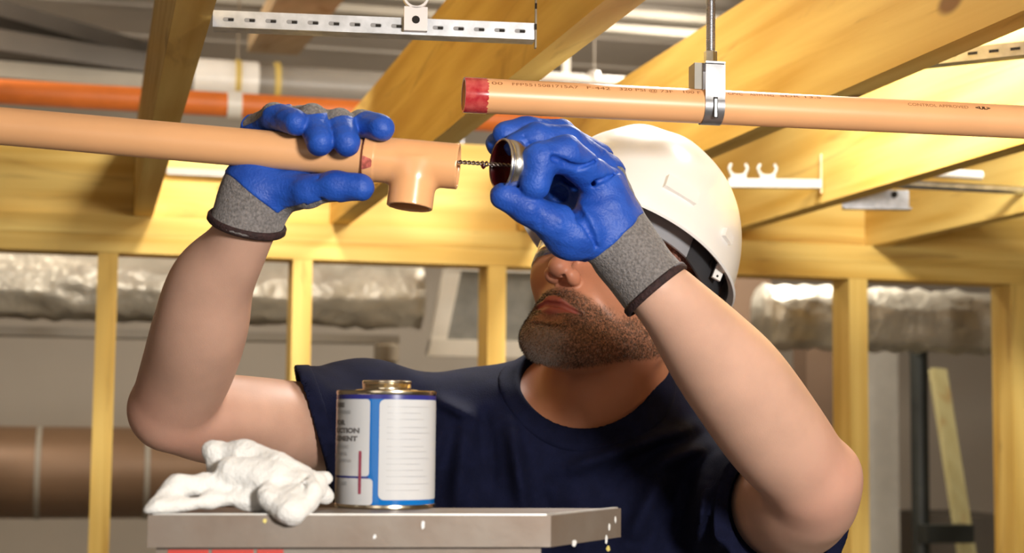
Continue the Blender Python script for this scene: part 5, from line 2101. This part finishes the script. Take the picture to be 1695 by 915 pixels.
def build_glove(G, wrist, cuff_end, r_w, r_c, lab, coat_edge=None, wrinkles=(), cuts=(), hem_tilt=0.0):
    axd = (cuff_end - wrist).normalized()
    hn = (axd - cF * hem_tilt).normalized()
    cl_ = (cuff_end - wrist).length
    carved = []

    def skin_at(px, py):
        ds = np.linspace(1.34, 1.53, 240)
        pts_ = np.stack([V(P(px, py, float(t))) for t in ds])
        f_ = G.field(pts_)[0]
        hit = np.flatnonzero(f_ < 0)
        return P(px, py, float(ds[hit[0]] if len(hit) else 1.44))
    for path, r0, r1, sink in cuts:
        ps = [skin_at(*q) + fw * sink for q in path]
        for i in range(len(ps) - 1):
            u0, u1 = i / (len(ps) - 1), (i + 1) / (len(ps) - 1)
            carved.append((ps[i], ps[i + 1], r0 + (r1 - r0) * u0, r0 + (r1 - r0) * u1))

    def full(Q):
        d, g = G.field(Q)
        for a, b_, amp, w in wrinkles:
            d = d - fold(Q, a, b_, amp, w)
        for a, b_, r0, r1 in carved:
            d = smax(d, -cone(Q, a, b_, r0, r1), 0.0025)
        d = d + 0.0004 * waves(Q, 260, 4) + 0.0003 * waves(Q, 520, 6)
        c = cone(Q, wrist, cuff_end, r_w, r_c)
        c = cone(Q, wrist, cuff_end + axd * 0.02, r_w, r_c + (r_c - r_w) * 0.02 / cl_)
        c = np.maximum(c, (Q - V(cuff_end)) @ V(hn))
        d = smin(d, c, 0.012)
        d = np.maximum(d, (Q - V(cuff_end)) @ V(hn))
        # leave room for the arm inside the cuff mouth
        d = np.maximum(d, -cyl(Q, cuff_end, axd, r_c - 0.0030, -0.004, 0.05))
        return d, g, c
    pts = [p for s in G.fingers for q in s for p in (q[0], q[1])] + [wrist, cuff_end] + [q[0] for q in G.palm]
    lo = np.min([V(p) for p in pts], 0) - 0.042
    hi = np.max([V(p) for p in pts], 0) + 0.042
    h = 0.0015
    vs, q = surface_nets(lambda Q: full(Q)[0], lo, hi, h)
    vs = relax(vs, q, 1)
    me = net_mesh('work_glove', vs, q)
    g = link_mesh('work_glove', me, 'knit', person, recentre(me))
    g['label'] = lab

    def coat(Q):
        d, gb, c = full(Q)
        e = coat_edge(Q)
        edge = 0.0016 * waves(Q, 190, 12)
        reg = np.maximum(gb + edge, e + edge)
        return smax(d - 0.0011, reg, 0.0012)
    vs, q = surface_nets(coat, lo, hi, h)
    vs = relax(vs, q, 1)
    me = net_mesh('palm_coating', vs, q)
    o = link_mesh('palm_coating', me, 'latex', g, recentre(me))
    o['label'] = 'blue latex coating on palm and fingers'
    # rolled hem
    r_h = r_c + (0.0012 if hem_tilt else 0.0002)
    b = bmesh.new()
    add_lathe(b, cuff_end, hn, [(-0.0046, r_h - 0.0014), (-0.0052, r_h + 0.0006), (-0.0036, r_h + 0.0018), (0.0008, r_h + 0.0018), (0.0022, r_h + 0.0004), (0.0014, r_h - 0.0016)], 64, close=True)
    o = obj('cuff_hem', b, 'hem', g, smooth=True)
    o['label'] = 'dark brown cuff hem'
    return g


# photo left: gripping the held pipe from behind
K = 1.42 / F
GL = Glove()
GL.th = 0.22
dn_ = cF           # towards the camera
fr = 0.0118
GL.finger([P(420, 268, 1.462), P(424, 212, 1.460), P(455, 192, 1.428), P(490, 203, 1.398)], [0.0120, 0.0118, 0.0112, 0.0100], [-cF, cU - cR * 0.3, cU])
GL.finger([P(455, 262, 1.465), P(478, 200, 1.462), P(518, 196, 1.414), P(530, 236, 1.390)], [0.0128, 0.0126, 0.0122, 0.0108], [-cF, cU, cU + cF * 0.5])
GL.finger([P(495, 266, 1.467), P(528, 204, 1.462), P(562, 204, 1.414), P(574, 236, 1.391)], [0.0130, 0.0128, 0.0122, 0.0108], [-cF, cU, cU + cF * 0.5])
GL.finger([P(532, 276, 1.465), P(568, 216, 1.458), P(598, 205, 1.424), P(632, 212, 1.400)], [0.0132, 0.0128, 0.0118, 0.0104], [-cF, cU, cU + cF * 0.3])
GL.finger([P(462, 322, 1.440), P(510, 318, 1.412), P(556, 308, 1.402), P(597, 310, 1.398)], [0.0160, 0.0132, 0.0118, 0.0106], [-cU - cF, -cU - cF, -cU - cF], 0.45)
RWG = P(418, 330, 1.440)
for p_, r_ in ((P(420, 272, 1.462), 0.0150), (P(455, 268, 1.466), 0.0155), (P(495, 274, 1.468), 0.0155), (P(528, 284, 1.466), 0.0150)):
    GL.palm.append((RWG, p_, 0.0205, r_, -cF))
GL.balls.append((P(475, 312, 1.428), (0.030, 0.016, 0.018), np.array([V(cR), V(cU), V(cF)]), 0.010))
GL.balls.append((P(425, 300, 1.436), (0.020, 0.022, 0.018), np.array([V(cR), V(cU), V(cF)]), 0.010))
wax = (P(408, 370, 1.440) - P(440, 285, 1.440)).normalized()


def edge_left(Q):
    # palm coating ends along a line from the little finger side of the wrist to the heel of the thumb
    c = V(P(412, 312, 1.42)); n_ = V((P(0, 0, 1.42) - P(0, 0, 1.42)) + (cR * -0.62 - cU * 0.78))
    return (Q - c) @ n_ - 0.0015


build_glove(GL, P(424, 318, 1.442), P(408, 372, 1.438), 0.0300, 0.0322, 'blue coated grey knit glove gripping the long pipe', coat_edge=edge_left, hem_tilt=0.42,
            wrinkles=((P(528, 292, 1.40), P(536, 338, 1.40), -0.0050, 0.003), (P(505, 300, 1.40), P(512, 338, 1.40), 0.0010, 0.003)))

# photo right: pinching the lid
GR_ = Glove()
GR_.th = 1.05
dorsR = (cU * 0.75 - cF * 0.65 + cR * 0.25).normalized()
GR_.finger([P(1000, 306, 1.445), P(934, 254, 1.408), P(893, 264, 1.398), P(886, 306, 1.396)], [0.0150, 0.0146, 0.0138, 0.0120], [dorsR, cU * 0.8 - cR * 0.5, -cR * 0.2 + cU * 0.2 + cF])
GR_.finger([P(1003, 284, 1.465), P(938, 236, 1.436), P(888, 228, 1.424), P(856, 240, 1.420)], [0.0145, 0.0136, 0.0120, 0.0104], [dorsR, cU - cF * 0.3, cU])
GR_.finger([P(985, 262, 1.487), P(925, 225, 1.462), P(872, 217, 1.448), P(836, 222, 1.440)], [0.0140, 0.0132, 0.0118, 0.0102], [dorsR, cU - cF * 0.3, cU])
GR_.finger([P(962, 250, 1.503), P(905, 222, 1.485), P(855, 222, 1.470), P(824, 238, 1.455)], [0.0130, 0.0120, 0.0108, 0.0096], [dorsR, cU - cF * 0.3, cU])
GR_.finger([P(972, 392, 1.440), P(917, 370, 1.415), P(872, 344, 1.404), P(834, 325, 1.402)], [0.0195, 0.0150, 0.0126, 0.0108], [-cU - cR * 0.5 - cF, -cU - cF, -cU - cF], 0.45)
LWG = P(1040, 415, 1.452)
for p_, r_ in ((P(995, 318, 1.448), 0.0165), (P(1005, 300, 1.462), 0.0165), (P(992, 280, 1.484), 0.0160), (P(972, 262, 1.500), 0.0150)):
    GR_.palm.append((LWG, p_, 0.0225, r_, dorsR))
GR_.balls.append((P(948, 385, 1.428), (0.026, 0.024, 0.022), np.array([V(cR), V(cU), V(cF)]), 0.010))
GR_.balls.append((P(1000, 365, 1.440), (0.024, 0.032, 0.019), np.array([V(cR), V(cU), V(cF)]), 0.012))


GR_.palm.append((P(1000, 325, 1.480), P(922, 305, 1.492), 0.020, 0.019, dorsR))


def edge_right(Q):
    c = V(P(1000, 402, 1.43)); n_ = V((cR * 0.62 - cU * 0.78))
    l_ = (Q - c) @ V((cR * 0.78 + cU * 0.62))
    return (Q - c) @ n_ - 0.006 + 3.0 * l_ * l_


build_glove(GR_, P(1035, 420, 1.452), P(1087, 481, 1.446), 0.0300, 0.0325, 'blue coated grey knit glove pinching the metal lid', coat_edge=edge_right,
            wrinkles=((P(905, 345, 1.40), P(915, 395, 1.41), -0.0014, 0.002), (P(890, 340, 1.39), P(897, 385, 1.40), -0.0012, 0.002), (P(925, 335, 1.39), P(930, 405, 1.41), 0.0012, 0.003)),
            cuts=((((926, 322), (946, 340), (964, 362), (978, 388), (986, 408)), 0.0095, 0.0030, 0.0),
                  (((916, 262), (934, 270), (958, 277), (982, 268), (1000, 252)), 0.0045, 0.0022, 0.0),
                  (((938, 296), (956, 308), (985, 303), (1006, 294), (1022, 286)), 0.0048, 0.0022, 0.0),
                  (((868, 226), (876, 238), (892, 228), (915, 222)), 0.0015, 0.0010, 0.0),
                  (((896, 350), (904, 372), (908, 396)), 0.0014, 0.0008, 0.0), (((910, 352), (915, 376), (914, 402)), 0.0014, 0.0008, 0.0)))
